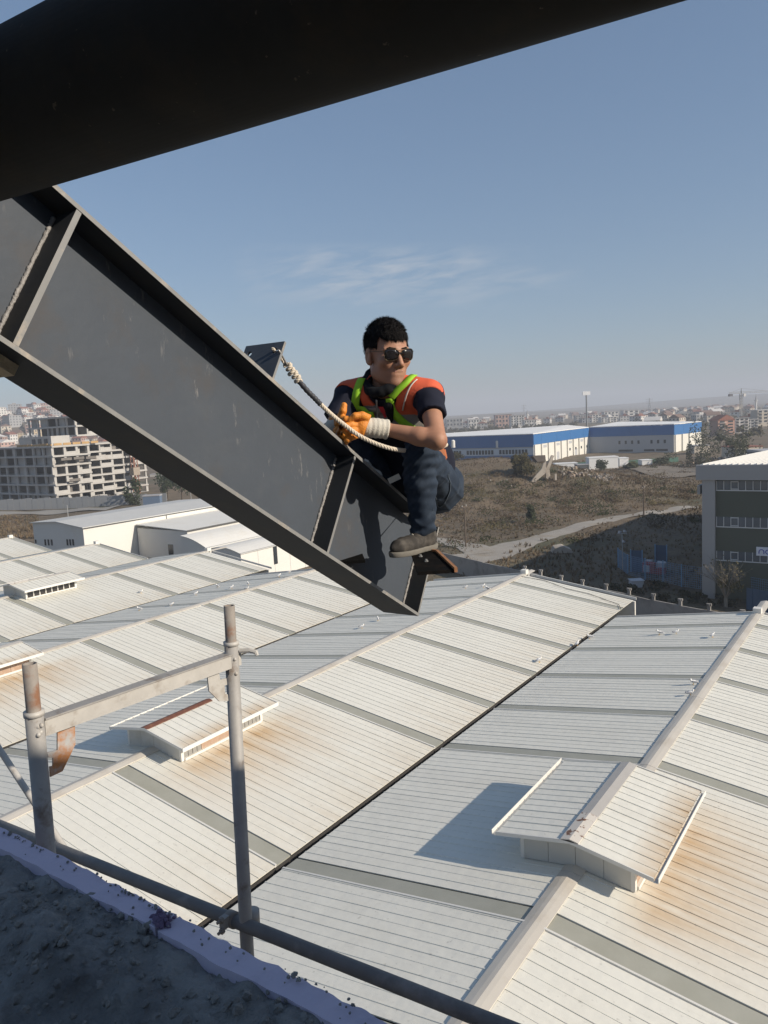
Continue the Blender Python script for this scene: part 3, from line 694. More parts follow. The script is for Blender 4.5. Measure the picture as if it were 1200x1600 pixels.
def cchild(mb, nm, m):
    o = link(nm, mb.mesh(nm, m), cpl); o.matrix_parent_inverse = Matrix.Translation(-P); return o
mb = MB(); mb.sm = True; mb.tube([P-ddir*.052, P-ddir*.012], .0295, 16); cchild(mb, 'clamp_half', rusttop)
mb = MB(); mb.sm = True; q = P+Vector((0.03, 0.04, 0)); mb.tube([q-Rd*.03, q+Rd*.02], .029, 16); cchild(mb, 'clamp_half', galv)
mb = MB(); mb.box(P.x-.045, P.x-.02, P.y-.05, P.y-.022, P.z-.012, P.z+.03); cchild(mb, 'clamp_lug', galv)
for dz in (-.016, .026): mb = MB(); q = P+Vector((-.030, -.046, dz)); mb.tube([q, q+Vector((0, -.012, 0))], .0115, 6); mb.tube([q, q+Vector((0, -.026, 0))], .0055, 8); cchild(mb, 'bolt', rusttop)
# sloping brace behind the left upright
b0, b1 = ony(0, 1172, 2.05), ony(118, 1352, 2.05); d = (b1-b0)
mb = MB(); mb.sm = True; mb.tube([b0-d*1.6, b0, b1, b1+d*1.2], 0.0172, 16)
tag(mb.build('scaffold_brace', galv2), 'thin pale brace tube slanting down behind the left upright', 'brace')

# ------------------------------------------------------------------ parapet under the camera and the added shading wall beside it
ZL = CAMZ-1.0
conc = mat('rough_mortar', (0.235, 0.24, 0.235), 0.95, var=0.35, vscale=9, coords='World', col2=(0.125, 0.128, 0.13), c2scale=5, c2lo=0.45, c2hi=0.65, bump=0.9, bscale=45, detail=12)
xps = mat('lavender_foam', (0.50, 0.475, 0.60), 0.85, var=0.06, vscale=12, coords='World', col2=(0.38, 0.36, 0.46), c2scale=7, c2lo=0.55, c2hi=0.75, bump=0.12, bscale=90)
low = [gp(x, y, ZL) for x, y in ((0, 1334), (76, 1366), (150, 1404), (240, 1448), (348, 1496), (440, 1532), (520, 1562))]
upp = [gp(x, y, ZL) for x, y in ((0, 1309), (40, 1322), (150, 1370), (276, 1424), (380, 1472), (480, 1517), (600, 1575))]
YL = sum(p.y for p in low)/len(low); YU = sum(p.y for p in upp)/len(upp)
par = thing('parapet_wall', 'rough mortar-topped parapet with a lavender foam board along its outer edge', 'parapet', (-0.5, YL-.2, 0))
def pchild(mb, nm, m, kind=None):
    o = link(nm, mb.mesh(nm, m) if isinstance(mb, MB) else mb, par); o.matrix_parent_inverse = Matrix.Translation(-par.location); return tag(o, kind=kind)
def fbm(x, y):
    v = 0; a = 1; f = 1
    for i in range(6):
        v += a*math.sin(x*7*f+1.7*i+1.9*math.sin(y*5*f+i))*math.sin(y*8*f+2.1*i+1.6*math.sin(x*6*f-i)); a *= 0.55; f *= 1.93
    return v
nx, ny = 330, 190; x0, x1, y0, y1 = -2.6, 1.6, YL-0.85, YL
vs = []
for j in range(ny+1):
    for i in range(nx+1):
        x = x0+(x1-x0)*i/nx; y = y0+(y1-y0)*j/ny
        edge = min(1, (y1-y)/0.16)
        yj = y+(0.010*fbm(x*1.4, 3.1)+0.012*fbm(x*4, 1.0)*0.5)*(j/ny)**8
        z = ZL-0.012+0.020*fbm(x*0.8, y*0.8)*(0.35+0.65*edge)+0.010*fbm(x*3.1, y*3.1)-0.05*math.exp(-((y-(y1-0.27-0.09*math.sin(x*2.2)))/0.075)**2)
        vs.append((x, yj, z))
fs = [(j*(nx+1)+i, j*(nx+1)+i+1, (j+1)*(nx+1)+i+1, (j+1)*(nx+1)+i) for j in range(ny) for i in range(nx)]
me = bpy.data.meshes.new('mortar_top'); me.from_pydata(vs, [], fs); me.update(); me.materials.append(conc); me.polygons.foreach_set('use_smooth', [True]*len(me.polygons)); pchild(me, 'mortar_top', None)
# foam board: two lengths butted together, slightly chipped edges
def board(xa, xb, dz):
    n = int((xb-xa)/0.012); vs = []; fs = []
    for i in range(n+1):
        x = xa+(xb-xa)*i/n; e1 = 0.003*fbm(x*2.2, 0.3)+0.0022*fbm(x*7, 2.); e0 = 0.003*fbm(x*2.5, 7.3)
        vs += [(x, YL-.012+e0, ZL-.6), (x, YL-.012+e0, ZL+dz), (x, YU+e1, ZL+dz-.004+.002*fbm(x*5, 1.5)), (x, YU+e1*.4, ZL-.6)]
    for i in range(n):
        for k in range(4): fs.append((i*4+k, i*4+(k+1) % 4, i*4+4+(k+1) % 4, i*4+4+k))
    fs += [(0, 1, 2, 3), (n*4+3, n*4+2, n*4+1, n*4)]
    mb = MB(); mb.add(vs, fs); return pchild(mb, 'foam_board', xps)
JX = gp(268, 1437, ZL).x
board(-2.6, JX-.004, .004); board(JX+.003, 1.6, .001)
_t = (1+5**.5)/2; ICO = [Vector(v).normalized() for v in ((-1, _t, 0), (1, _t, 0), (-1, -_t, 0), (1, -_t, 0), (0, -1, _t), (0, 1, _t), (0, -1, -_t), (0, 1, -_t), (_t, 0, -1), (_t, 0, 1), (-_t, 0, -1), (-_t, 0, 1))]
ICOF = [(0,11,5),(0,5,1),(0,1,7),(0,7,10),(0,10,11),(1,5,9),(5,11,4),(11,10,2),(10,7,6),(7,1,8),(3,9,4),(3,4,2),(3,2,6),(3,6,8),(3,8,9),(4,9,5),(2,4,11),(6,2,10),(8,6,7),(9,8,1)]
mb = MB(); random.seed(21)
for i in range(2300):
    if i < 620: x = random.uniform(-2.4, .6); y = YU-.004-abs(random.gauss(0, .006)); r = random.choice((.002, .002, .003, .005)); z = ZL+.003
    elif i < 760: x = random.uniform(-2.4, .6); y = random.uniform(YL, YU); r = random.uniform(.0015, .004); z = ZL+.004
    else: x = random.uniform(-2.2, .6); y = YL-abs(random.gauss(0, .22)); r = random.choice((.003, .004, .005, .007, .010)); z = ZL-.01+.018*fbm(x*.8, y*.8)
    if i < 620 and (i % 2 or fbm(x*1.1, y*1.1+4) < 0.1): continue
    q = [Vector(v_)*r*random.uniform(.65, 1.2)+Vector((x, y, z+r*.3)) for v_ in ICO]
    mb.add(q, ICOF)
pchild(mb, 'mortar_crumbs', conc, 'stuff')
mb = MB(); mb.sm = True; p = gp(252, 1441, ZL)
for k in range(46): q_ = p+Vector((random.gauss(0, .010), random.gauss(0, .008), random.uniform(.001, .012))); r = random.uniform(.003, .009); mb.sm = False; mb.add([Vector(v_)*r*random.uniform(.6, 1.25)+q_ for v_ in ICO], ICOF)
pchild(mb, 'mortar_lump', mat('purple_grey_lump', (0.13, 0.10, 0.17), 0.95, var=0.3, vscale=60, coords='World'))
mb = MB(); mb.box(-2.6, 1.6, YL-0.84, YL-.02, 0.02, ZL-.09); pchild(mb, 'wall_body', mat('raw_concrete', (0.30, 0.29, 0.275), 0.9, var=0.15, vscale=2, coords='World'))
random.seed(7)
# unseen wall added beyond the right edge, shaped to shade parapet, pipe and low scaffold
mb = MB(); prof = [(-4.0, 0.02), (3.3, 0.02), (3.3, CAMZ+.66), (2.55, CAMZ+1.17), (1.82, CAMZ+1.52), (1.60, CAMZ+1.68), (1.57, CAMZ+3.6), (-4.0, CAMZ+3.6)]
mb.prism([(2.5, y, z) for y, z in prof], (4.5, 0, 0))
fac = tag(mb.build('shade_wall', mat('shade_wall_render', (0.45, 0.43, 0.40), 0.8, var=0.08, vscale=1.5, coords='World')), 'unseen wall block added beside the parapet to shade it', 'building')

# ------------------------------------------------------------------ the lifeline rope
rope_m = mat('cotton_rope', (0.60, 0.53, 0.43), 0.95, var=0.2, vscale=90, coords='World', bump=0.4, bscale=260)
tape_m = mat('black_tape', (0.045, 0.047, 0.055), 0.5, var=0.5, vscale=70, coords='World')
wire_m = mat('wire_loop', (0.40, 0.39, 0.37), 0.5, metal=0.6)
rope = thing('lifeline_rope', 'twisted cream rope knotted to the cleat and running across the gloves', 'rope', LUGHOLE)
def rchild(mb, nm, m):
    o = link(nm, mb.mesh(nm, m), rope); o.matrix_parent_inverse = Matrix.Translation(-rope.location); return o
def smooth_path(pts, n):
    pts = [Vector(p) for p in pts]; out = []
    P = [pts[0]*2-pts[1]]+pts+[pts[-1]*2-pts[-2]]
    for i in range(1, len(P)-2):
        for j in range(n):
            t = j/n; a, b, c, d = P[i-1:i+3]
            out.append(0.5*((2*b)+(c-a)*t+(2*a-5*b+4*c-d)*t*t+(3*b-a-3*c+d)*t*t*t))
    out.append(pts[-1]); return out
def strands(pts, rad, lay, nm, m, ns=3):
    # resample by length, then wind strands round the centre line
    L = [0]
    for a, b in zip(pts, pts[1:]): L.append(L[-1]+(b-a).length)
    tot = L[-1]; N = max(8, int(tot/(lay/9))); C_ = []
    for i in range(N+1):
        s = tot*i/N; k = 0
        while k < len(L)-2 and L[k+1] < s: k += 1
        f = (s-L[k])/max(1e-9, L[k+1]-L[k]); C_.append(pts[k].lerp(pts[k+1], f))
    up = Vector((0.3, 0.2, 0.9)); fr = []
    for i in range(N+1):
        d = (C_[min(N, i+1)]-C_[max(0, i-1)]).normalized(); x = up.cross(d).normalized(); y = d.cross(x); up = y; fr.append((x, y))
    for k in range(ns):
        q = []
        for i in range(N+1):
            a = 2*math.pi*(i*tot/N/lay+k/ns); q.append(C_[i]+(fr[i][0]*math.cos(a)+fr[i][1]*math.sin(a))*rad*0.52)
        mb = MB(); mb.sm = True; mb.tube(q, rad*0.56, 8); rchild(mb, nm, m)
dl = (LUGHOLE-CAM).dot(FW)
K1 = at(449, 571, dl+.03); K2 = at(469, 598, dl+.07); K3 = at(500, 631, dl+.14)
wl = smooth_path([LUGHOLE+BA*.02, at(436, 548, dl-.03), K1], 8); mb = MB(); mb.sm = True; mb.tube([LUGHOLE-BA*.02]+wl, .0038, 8); rchild(mb, 'wire_loop', wire_m)
strands(smooth_path([LUGHOLE-BA*.02, at(437, 557, dl+.03), at(445, 568, dl+.03), K1], 8), .0058, .030, 'strand', rope_m)
# knot: turns of rope wound round the standing part
dk = (K2-K1).normalized(); x = dk.orthogonal().normalized(); y = dk.cross(x); kp = []
for i in range(90):
    f = i/89; a = 2*math.pi*4.6*f; r = .0078+.0035*math.sin(math.pi*f)+.002*math.sin(17*f); kp.append(K1.lerp(K2, -0.06+1.02*f)+(x*math.cos(a)+y*math.sin(a))*r)
strands(kp, .0072, .026, 'knot_turn', rope_m)
mb = MB(); mb.sm = True; tp = smooth_path([K2-dk*.01, K2.lerp(K3, .35)+Vector((0, 0, -.002)), K2.lerp(K3, .7), K3], 8); mb.tube(tp, [.0098+.0011*math.sin(i*1.9) for i in range(len(tp))], 12); rchild(mb, 'taped_section', tape_m)
RP = [K3, at(518, 648, dl+.20), at(538, 664, dl+.25), at(560, 680, dl+.27), at(582, 691, dl+.29), at(604, 699, dl+.31), at(622, 703, dl+.35), at(640, 704, dl+.48), at(655, 703, dl+.62)]
strands(smooth_path(RP, 10), .0088, .040, 'strand', rope_m)
# ------------------------------------------------------------------ the seated worker: smooth volumes turned into meshes
A3 = lambda v: np.array(v, dtype=np.float64)
def sseg(P, a, b, ra, rb):
    a, b = A3(a), A3(b); d = b-a; h = np.clip(((P-a) @ d)/(d @ d), 0, 1)
    return np.linalg.norm(P-a-h[:, None]*d, axis=1)-(ra+(rb-ra)*h)
def sell(P, c, M, r):
    q = (P-A3(c)) @ A3(M).T; r = A3(r); k0 = np.linalg.norm(q/r, axis=1); k1 = np.linalg.norm(q/(r*r), axis=1)
    return k0*(k0-1)/np.maximum(k1, 1e-9)
def sbox(P, c, M, h, rad):
    q = np.abs((P-A3(c)) @ A3(M).T)-(A3(h)-rad); return np.linalg.norm(np.maximum(q, 0), axis=1)+np.minimum(q.max(1), 0)-rad
def smin(a, b, k):
    h = np.clip(0.5+0.5*(b-a)/k, 0, 1); return b*(1-h)+a*h-k*h*(1-h)
def smax(a, b, k): return -smin(-a, -b, k)
def surface(name, sdf, lo, hi, vox, mats, parent, region=None, smooth=True):
    """sparse surface nets of a signed distance function"""
    lo, hi = A3(lo), A3(hi); B = 8; nb = np.ceil((hi-lo)/(vox*B)).astype(int); n = nb*B+1
    V = np.full(tuple(n), 1.0, dtype=np.float32)
    bi = np.stack(np.meshgrid(*[np.arange(k) for k in nb], indexing='ij'), -1).reshape(-1, 3)
    c = lo+(bi+0.5)*B*vox; d = sdf(c); V_in = bi[d < 0]
    for b in V_in: V[b[0]*B:b[0]*B+B+1, b[1]*B:b[1]*B+B+1, b[2]*B:b[2]*B+B+1] = -1.0
    act = bi[np.abs(d) < B*vox*1.25]
    off = np.stack(np.meshgrid(*[np.arange(B+1)]*3, indexing='ij'), -1).reshape(-1, 3)
    for i in range(0, len(act), 400):
        a = act[i:i+400]; idx = (a[:, None, :]*B+off[None]).reshape(-1, 3); V[idx[:, 0], idx[:, 1], idx[:, 2]] = sdf(lo+idx*vox)
    s = V < 0; cn = np.zeros(tuple(n-1), dtype=np.uint8)
    cor = [(i, j, k) for i in (0, 1) for j in (0, 1) for k in (0, 1)]
    for i, j, k in cor: cn += s[i:n[0]-1+i, j:n[1]-1+j, k:n[2]-1+k]
    cell = np.argwhere((cn > 0) & (cn < 8)); ids = -np.ones(tuple(n-1), dtype=np.int64); ids[tuple(cell.T)] = np.arange(len(cell))
    acc = np.zeros((len(cell), 3)); cnt = np.zeros(len(cell))
    for p, q in [(p, q) for p in cor for q in cor if sum(q)-sum(p) == 1 and all(q[i] >= p[i] for i in range(3))]:
        a = V[tuple((cell+p).T)].astype(float); b = V[tuple((cell+q).T)].astype(float); m = (a < 0) != (b < 0); t = np.where(m, a/np.where(m, a-b, 1), 0)
        acc[m] += (A3(p)+t[:, None]*(A3(q)-A3(p)))[m]; cnt[m] += 1
    vs = lo+(cell+acc/np.maximum(cnt, 1)[:, None])*vox; fs = []
    for ax in range(3):
        u, w = (ax+1) % 3, (ax+2) % 3; sl0 = [slice(None)]*3; sl1 = [slice(None)]*3; sl0[ax] = slice(0, -1); sl1[ax] = slice(1, None)
        e = np.argwhere(s[tuple(sl0)] != s[tuple(sl1)]); e = e[(e[:, u] > 0) & (e[:, w] > 0) & (e[:, u] < n[u]-1) & (e[:, w] < n[w]-1)]
        ins = s[tuple(e.T)]; du = np.zeros(3, int); du[u] = 1; dw = np.zeros(3, int); dw[w] = 1
        q = np.stack([ids[tuple((e-du-dw).T)], ids[tuple((e-dw).T)], ids[tuple(e.T)], ids[tuple((e-du).T)]], 1)
        q[~ins] = q[~ins][:, ::-1]; fs.append(q)
    fs = np.concatenate(fs); fs = fs[(fs >= 0).all(1)]
    me = bpy.data.meshes.new(name); me.from_pydata(vs.tolist(), [], fs.tolist()); me.update()
    for m_ in (mats if isinstance(mats, list) else [mats]): me.materials.append(m_)
    if region is not None: me.polygons.foreach_set('material_index', region(vs[fs].mean(1)).astype(np.int32))
    me.polygons.foreach_set('use_smooth', [smooth]*len(me.polygons))
    o = link(name, me, parent); o.matrix_parent_inverse = Matrix.Translation(-Vector(parent.location)); return o
def pxs(P):
    q = P-A3(CAM); x, y, z = q @ A3(RT), q @ A3(DN), q @ A3(FW); return 600+F_PX*x/z, 800+F_PX*y/z

skin = mat('skin_tan', (0.36, 0.185, 0.115), 0.6, var=0.16, vscale=30, coords='World', col2=(0.27, 0.12, 0.075), c2scale=14, c2lo=0.55, c2hi=0.75)
SKIN_T = skin.node_tree
skin.node_tree.nodes['Principled BSDF'].inputs['Subsurface Weight'].default_value = 0.08
skin.node_tree.nodes['Principled BSDF'].inputs['Subsurface Radius'].default_value = (0.012, 0.005, 0.003)
hairm = mat('black_hair', (0.009, 0.008, 0.008), 0.8, var=0.5, vscale=160, coords='World', bump=0.5, bscale=220, spec=0.12)
navy = mat('navy_cotton', (0.014, 0.016, 0.028), 0.9, var=0.15, vscale=60, coords='World', bump=0.15, bscale=300, spec=0.2)
black = mat('black_cotton', (0.010, 0.011, 0.013), 0.9, spec=0.2)
denim = mat('dark_denim', (0.020, 0.031, 0.050), 0.85, var=0.35, vscale=16, coords='World', col2=(0.045, 0.062, 0.088), c2scale=9, c2lo=0.5, c2hi=0.68, bump=0.25, bscale=260, spec=0.25)
orange_v = mat('orange_vest', (0.62, 0.105, 0.045), 0.8, var=0.08, vscale=30, coords='World', bump=0.15, bscale=90)
grey_v = mat('grey_reflective', (0.21, 0.195, 0.18), 0.6, var=0.15, vscale=40, coords='World')
limem = mat('lime_webbing', (0.27, 0.55, 0.02), 0.7, var=0.12, vscale=60, coords='World', bump=0.2, bscale=300)
orange_g = mat('orange_glove', (0.62, 0.215, 0.022), 0.6, var=0.15, vscale=50, coords='World', col2=(0.40, 0.13, 0.02), c2scale=30, c2lo=0.55, c2hi=0.7, bump=0.4, bscale=160)
knit = mat('white_knit', (0.53, 0.50, 0.43), 0.95, var=0.12, vscale=60, coords='World', bump=0.6, bscale=240)
shoem = mat('grey_suede', (0.034, 0.030, 0.026), 0.9, var=0.3, vscale=40, coords='World', col2=(0.09, 0.08, 0.068), c2scale=18); solem = mat('shoe_sole', (0.16, 0.148, 0.125), 0.9, var=0.2, vscale=30, coords='World')
lensm = mat('dark_lens', (0.012, 0.010, 0.010), 0.08, spec=0.7); rimm = mat('thin_rim', (0.10, 0.075, 0.045), 0.35, metal=0.6)
lipm = mat('lip', (0.30, 0.125, 0.10), 0.5)

N_ = at(603, 606, 3.27); HC = at(668, 757, 3.66)                     # neck base, middle of the hips
CL = Vector((0.90, 0.43, 0)).normalized(); UP = (N_-HC).normalized(); CF = CL.cross(UP).normalized()
if CF.dot(FW) > 0: CF = -CF
CL = UP.cross(CF).normalized(); CL = CL if CL.dot(RT) > 0 else -CL
TM = [CL, CF, UP]
SL, SR = at(668, 614, 3.20), at(545, 615, 3.30)                      # shoulders
EL, WL, HL = at(683, 688, 3.02), at(604, 671, 3.075), at(574, 667, 3.07)
ER, WR = at(520, 672, 3.24), at(522, 672, 3.13)
man = thing('person', 'worker squatting on the steel beam in orange vest, jeans and orange gloves, head turned right', 'person', HC)
# ---- head
HS = 1.055; hf = Vector((0.886, -0.469, -0.14)).normalized(); hl = Vector((0, 0, 1)).cross(hf).normalized(); hu = hf.cross(hl)
HCt = at(605, 554, 3.235); HM = [hf, hl, hu]
def hw_(u, v, w): return A3(HCt+(hf*u+hl*v+hu*w)*HS)
def s_head(P):
    d = sell(P, hw_(-.012, 0, .040), HM, A3((.098, .077, .088))*HS)
    d = smin(d, sell(P, hw_(.030, 0, -.035), HM, A3((.066, .065, .088))*HS), .03)
    d = smin(d, sseg(P, hw_(.008, .052, -.072), hw_(.070, .016, -.103), .022*HS, .020*HS), .03); d = smin(d, sseg(P, hw_(.008, -.052, -.072), hw_(.070, -.016, -.103), .022*HS, .020*HS), .03)
    d = smin(d, sell(P, hw_(.078, 0, -.104), HM, A3((.022, .024, .018))*HS), .02)
    for s in (1, -1):
        d = smin(d, sell(P, hw_(.066, s*.043, -.022), HM, A3((.024, .024, .022))*HS), .022)
        d = smin(d, sseg(P, hw_(.086, s*.010, .027), hw_(.074, s*.050, .024), .010*HS, .008*HS), .014)
        d = smax(d, -sell(P, hw_(.104, s*.032, .004), HM, A3((.020, .021, .014))*HS), .012)
        d = smin(d, sell(P, hw_(.080, s*.032, .003), HM, A3((.013, .014, .012))*HS), .006)
        e = smin(sell(P, hw_(-.012, s*.079, -.006), HM, A3((.021, .010, .034))*HS), sell(P, hw_(-.002, s*.076, -.030), HM, A3((.011, .009, .013))*HS), .008)
        d = smin(d, smax(e, -sell(P, hw_(-.006, s*.090, -.002), HM, A3((.011, .007, .020))*HS), .006), .006)
        d = smin(d, sell(P, hw_(.103, s*.013, -.037), HM, A3((.012, .0085, .009))*HS), .008)
    d = smin(d, sseg(P, hw_(.090, 0, .016), hw_(.117, 0, -.030), .0078*HS, .0112*HS), .012)
    d = smin(d, sell(P, hw_(.082, 0, -.066), HM, A3((.018, .030, .024))*HS), .02)
    d = smax(d, -sseg(P, hw_(.105, -.022, -.0665), hw_(.105, .022, -.0665), .0035, .0035), .004)
    d = smin(d, sseg(P, hw_(.094, -.014, -.060), hw_(.094, .014, -.060), .0058, .0058), .005); d = smin(d, sseg(P, hw_(.092, -.013, -.075), hw_(.092, .013, -.075), .0068, .0068), .006)
    d = smin(d, sseg(P, hw_(-.030, 0, -.06), A3(N_+UP*(-.03)-CF*.01), .060, .066), .025)
    return d
def s_armskin(P, S_, E_, W_):
    d = sseg(P, S_, E_, .046, .037); d = smin(d, sseg(P, E_, Vector(E_).lerp(W_, .35), .035, .0365), .02)
    return smin(d, sseg(P, Vector(E_).lerp(W_, .35), W_, .0365, .026), .015)
ch_c, be_c = N_-UP*.185-CF*.012, HC+UP*.14
def s_torso(P):
    d = sell(P, ch_c, TM, (.172, .118, .185)); d = smin(d, sell(P, be_c, TM, (.158, .125, .17)), .06)
    d = smin(d, sseg(P, N_-UP*.01, SL-UP*.012, .062, .056), .04); return smin(d, sseg(P, N_-UP*.01, SR-UP*.012, .062, .056), .04)
def s_body(P):
    d = s_head(P); d = smin(d, s_torso(P)+.03, .03)
    d = smin(d, s_armskin(P, SL, EL, WL), .02); d = smin(d, s_armskin(P, SR, ER, WR), .02)
    d = smin(d, sseg(P, WL, HL, .027, .032), .01); return smin(d, sseg(P, WR, at(529, 668, 3.10), .027, .03), .01)
def bb(pts, m): P = np.array([tuple(p) for p in pts]); return P.min(0)-m, P.max(0)+m
# stubble over the jaw and upper lip: a darker pigment with soft edges
_b = SKIN_T.nodes['Principled BSDF']; _src = _b.inputs['Base Color'].links[0].from_socket; _gp = SKIN_T.nodes.new('ShaderNodeNewGeometry').outputs['Position']
def _dist(c, r0, r1):
    n = SKIN_T.nodes.new('ShaderNodeVectorMath'); n.operation = 'DISTANCE'; SKIN_T.links.new(_gp, n.inputs[0]); n.inputs[1].default_value = tuple(c); return nrange(SKIN_T, n.outputs['Value'], r1, r0)
_m = nmath(SKIN_T, 'MAXIMUM', _dist(hw_(.062, 0, -.098), .030, .072), _dist(hw_(.104, 0, -.052), .012, .024))
_m = nmath(SKIN_T, 'MULTIPLY', _m, nrange(SKIN_T, nnoise(SKIN_T, _gp, 420, 2, .5), .35, .6, .35, .75))
SKIN_T.links.new(nmix(SKIN_T, nmath(SKIN_T, 'MULTIPLY', _m, .55), _src, (0.15, 0.085, 0.06)), _b.inputs['Base Color'])
lo, hi = bb([HCt, HC, SL, SR, EL, ER, WL, WR, HL], .16)
surface('body', s_body, lo, hi, .0034, skin, man)
# ---- hair, brows
def s_hair(P):
    q = (P-A3(HCt))/HS; u, v, w = q @ A3(hf), q @ A3(hl), q @ A3(hu)
    rip = .0007*np.sin(v*170+u*60+w*40+2*np.sin(u*90))*np.sin(u*110+w*100+1.5*np.sin(v*80))+.0006*np.sin(u*230+v*160+w*200)
    top = np.clip((w-.05)*6, 0, 1)
    d = sell(P, hw_(-.014, 0, .042), HM, A3((.104, .083, .098))*HS)-(.001+.0065*top)*HS-rip
    line = .063+.004*np.sin(v*190)+.003*np.sin(v*410+1)-.007*np.cos(v*30)                      # front hairline height
    face = np.maximum(.036-u, w-line-.10*np.clip(.066-u, 0, 1))                                # keep behind .036 or above the line
    face = np.minimum(.036-u, 1)*1.0; keep = np.maximum(-(w-line), 0)*0
    cutf = smax(-(u-.040), (w-line), .01)                                                      # >0 keeps
    d = smax(d, -cutf*0.8, .006)
    tt_ = np.clip((u+.062)/.04, 0, 1); low = -(w-(-.055+.082*tt_*tt_*(3-2*tt_)))                                           # lower rim: nape low, rising to the temples
    side = smax(low, -1.0*np.ones_like(low), .004)
    d = smax(d, side, .008)
    burn = sell(P, hw_(.018, -.072, .012), HM, A3((.010, .008, .026))*HS); burn2 = sell(P, hw_(.018, .072, .012), HM, A3((.010, .008, .026))*HS)
    ear = np.minimum(sell(P, hw_(-.010, .084, -.004), HM, A3((.022, .02, .034))*HS), sell(P, hw_(-.010, -.084, -.004), HM, A3((.022, .02, .034))*HS))
    return smax(d, -ear, .004)
hair = surface('hair', s_hair, A3(HCt)-.16, A3(HCt)+.19, .0034, hairm, man)
mb = MB(); random.seed(17); np_ = len(hair.data.polygons)
for i in range(8000):                                   # short strands lying over it
    f = hair.data.polygons[random.randrange(np_)]; c = Vector(f.center); n = f.normal; w_ = (c-HCt).dot(hu)
    if (c-HCt).dot(hf) > .07*HS and w_ < .062*HS and random.random() < .8: continue
    d = (hf*(.55 if w_ > .06 else -.35)+hu*(-.9 if w_ < .1 else -.1)+hl*random.gauss(0, .35)); d = (d-n*d.dot(n)*.9+n*random.uniform(.15, .6)).normalized(); L_ = random.uniform(.010, .024); s = n.cross(d).normalized()*random.uniform(.0007, .0014)
    a = c-n*.001; mb.add([a-s, a+s, a+d*L_*.6+s*.7-n*.0005, a+d*L_-n*.002], [(0, 1, 2), (0, 2, 3)])
hs_ = mb.build('hair_strands', hairm, hair); tag(hs_, kind='stuff')
def s_brow(P):
    d = 1.0
    for s in (1, -1): d = np.minimum(d, smin(sseg(P, hw_(.0955, s*.014, .027), hw_(.089, s*.036, .030), .0034, .0034), sseg(P, hw_(.089, s*.036, .030), hw_(.074, s*.056, .025), .0034, .0018), .004))
    return d
surface('eyebrows', s_brow, hw_(.085, 0, .03)-.09, hw_(.085, 0, .03)+.09, .0026, hairm, man)
def s_lip(P): return np.minimum(sseg(P, hw_(.0975, -.016, -.0605), hw_(.0975, .016, -.0605), .0042, .0042), sseg(P, hw_(.0960, -.015, -.0745), hw_(.0960, .015, -.0745), .0048, .0048))
surface('lips', s_lip, hw_(.096, 0, -.067)-.05, hw_(.096, 0, -.067)+.05, .0022, lipm, man)
# ---- sunglasses (worn: a thing of its own)
def worn(nm, loc, label=None):
    o = bpy.data.objects.new(nm, None); COL.objects.link(o); o.location = loc; o.parent = man; o.matrix_parent_inverse = Matrix.Translation(-Vector(man.location)); return tag(o, label)
sg_ = worn('sunglasses', HCt, 'dark aviator sunglasses with a thin rim')
def gchild(mb, nm, m): o = link(nm, mb.mesh(nm, m), sg_); o.matrix_parent_inverse = Matrix.Translation(-Vector(sg_.location)); return o
def lens_pt(s, a, rr, off=0.0):
    ca_, sa_ = math.cos(a), math.sin(a); sq = (abs(ca_)**3+abs(sa_)**3)**(-1/3); y = ca_*sq*.0290*rr; z = sa_*sq*.0225*rr*(1.08 if sa_ < 0 else .85)+(.003*math.cos(a)*rr if math.sin(a) > 0 else -.004*math.cos(a)*rr)
    v = .0335+y; return Vector(hw_(.1085-.9*(v*v)*6.0*.55+off, s*v, .007+z))
for s in (1, -1):
    mb = MB(); n = 24; vs = [lens_pt(s, 0, 0, .002)]+[lens_pt(s, 2*math.pi*k/n, .55, .0015) for k in range(n)]+[lens_pt(s, 2*math.pi*k/n, 1) for k in range(n)]+[lens_pt(s, 2*math.pi*k/n, 1, -.003) for k in range(n)]
    fs = [(0, 1+k, 1+(k+1) % n) for k in range(n)]
    for r_ in (0, 1): fs += [(1+r_*n+k, 1+(r_+1)*n+k, 1+(r_+1)*n+(k+1) % n, 1+r_*n+(k+1) % n) for k in range(n)]
    mb.add(vs, fs); mb.smooth = [True]*len(mb.f); gchild(mb, 'lens', lensm)
    mb = MB(); mb.sm = True; mb.tube([lens_pt(s, 2*math.pi*k/24, 1.03, .0002) for k in range(25)], .0010, 6); gchild(mb, 'rim', rimm)
    mb = MB(); mb.sm = True; mb.tube([hw_(.094, s*.061, .016), hw_(.085, s*.073, .016), hw_(.0, s*.084, .012), hw_(-.02, s*.085, .0)], .0014, 6); gchild(mb, 'temple', rimm)
for dz in (.012, .019): mb = MB(); mb.sm = True; mb.tube([hw_(.108, -.010, dz), hw_(.111, 0, dz+.002), hw_(.108, .010, dz)], .0013, 6); gchild(mb, 'bridge', rimm)
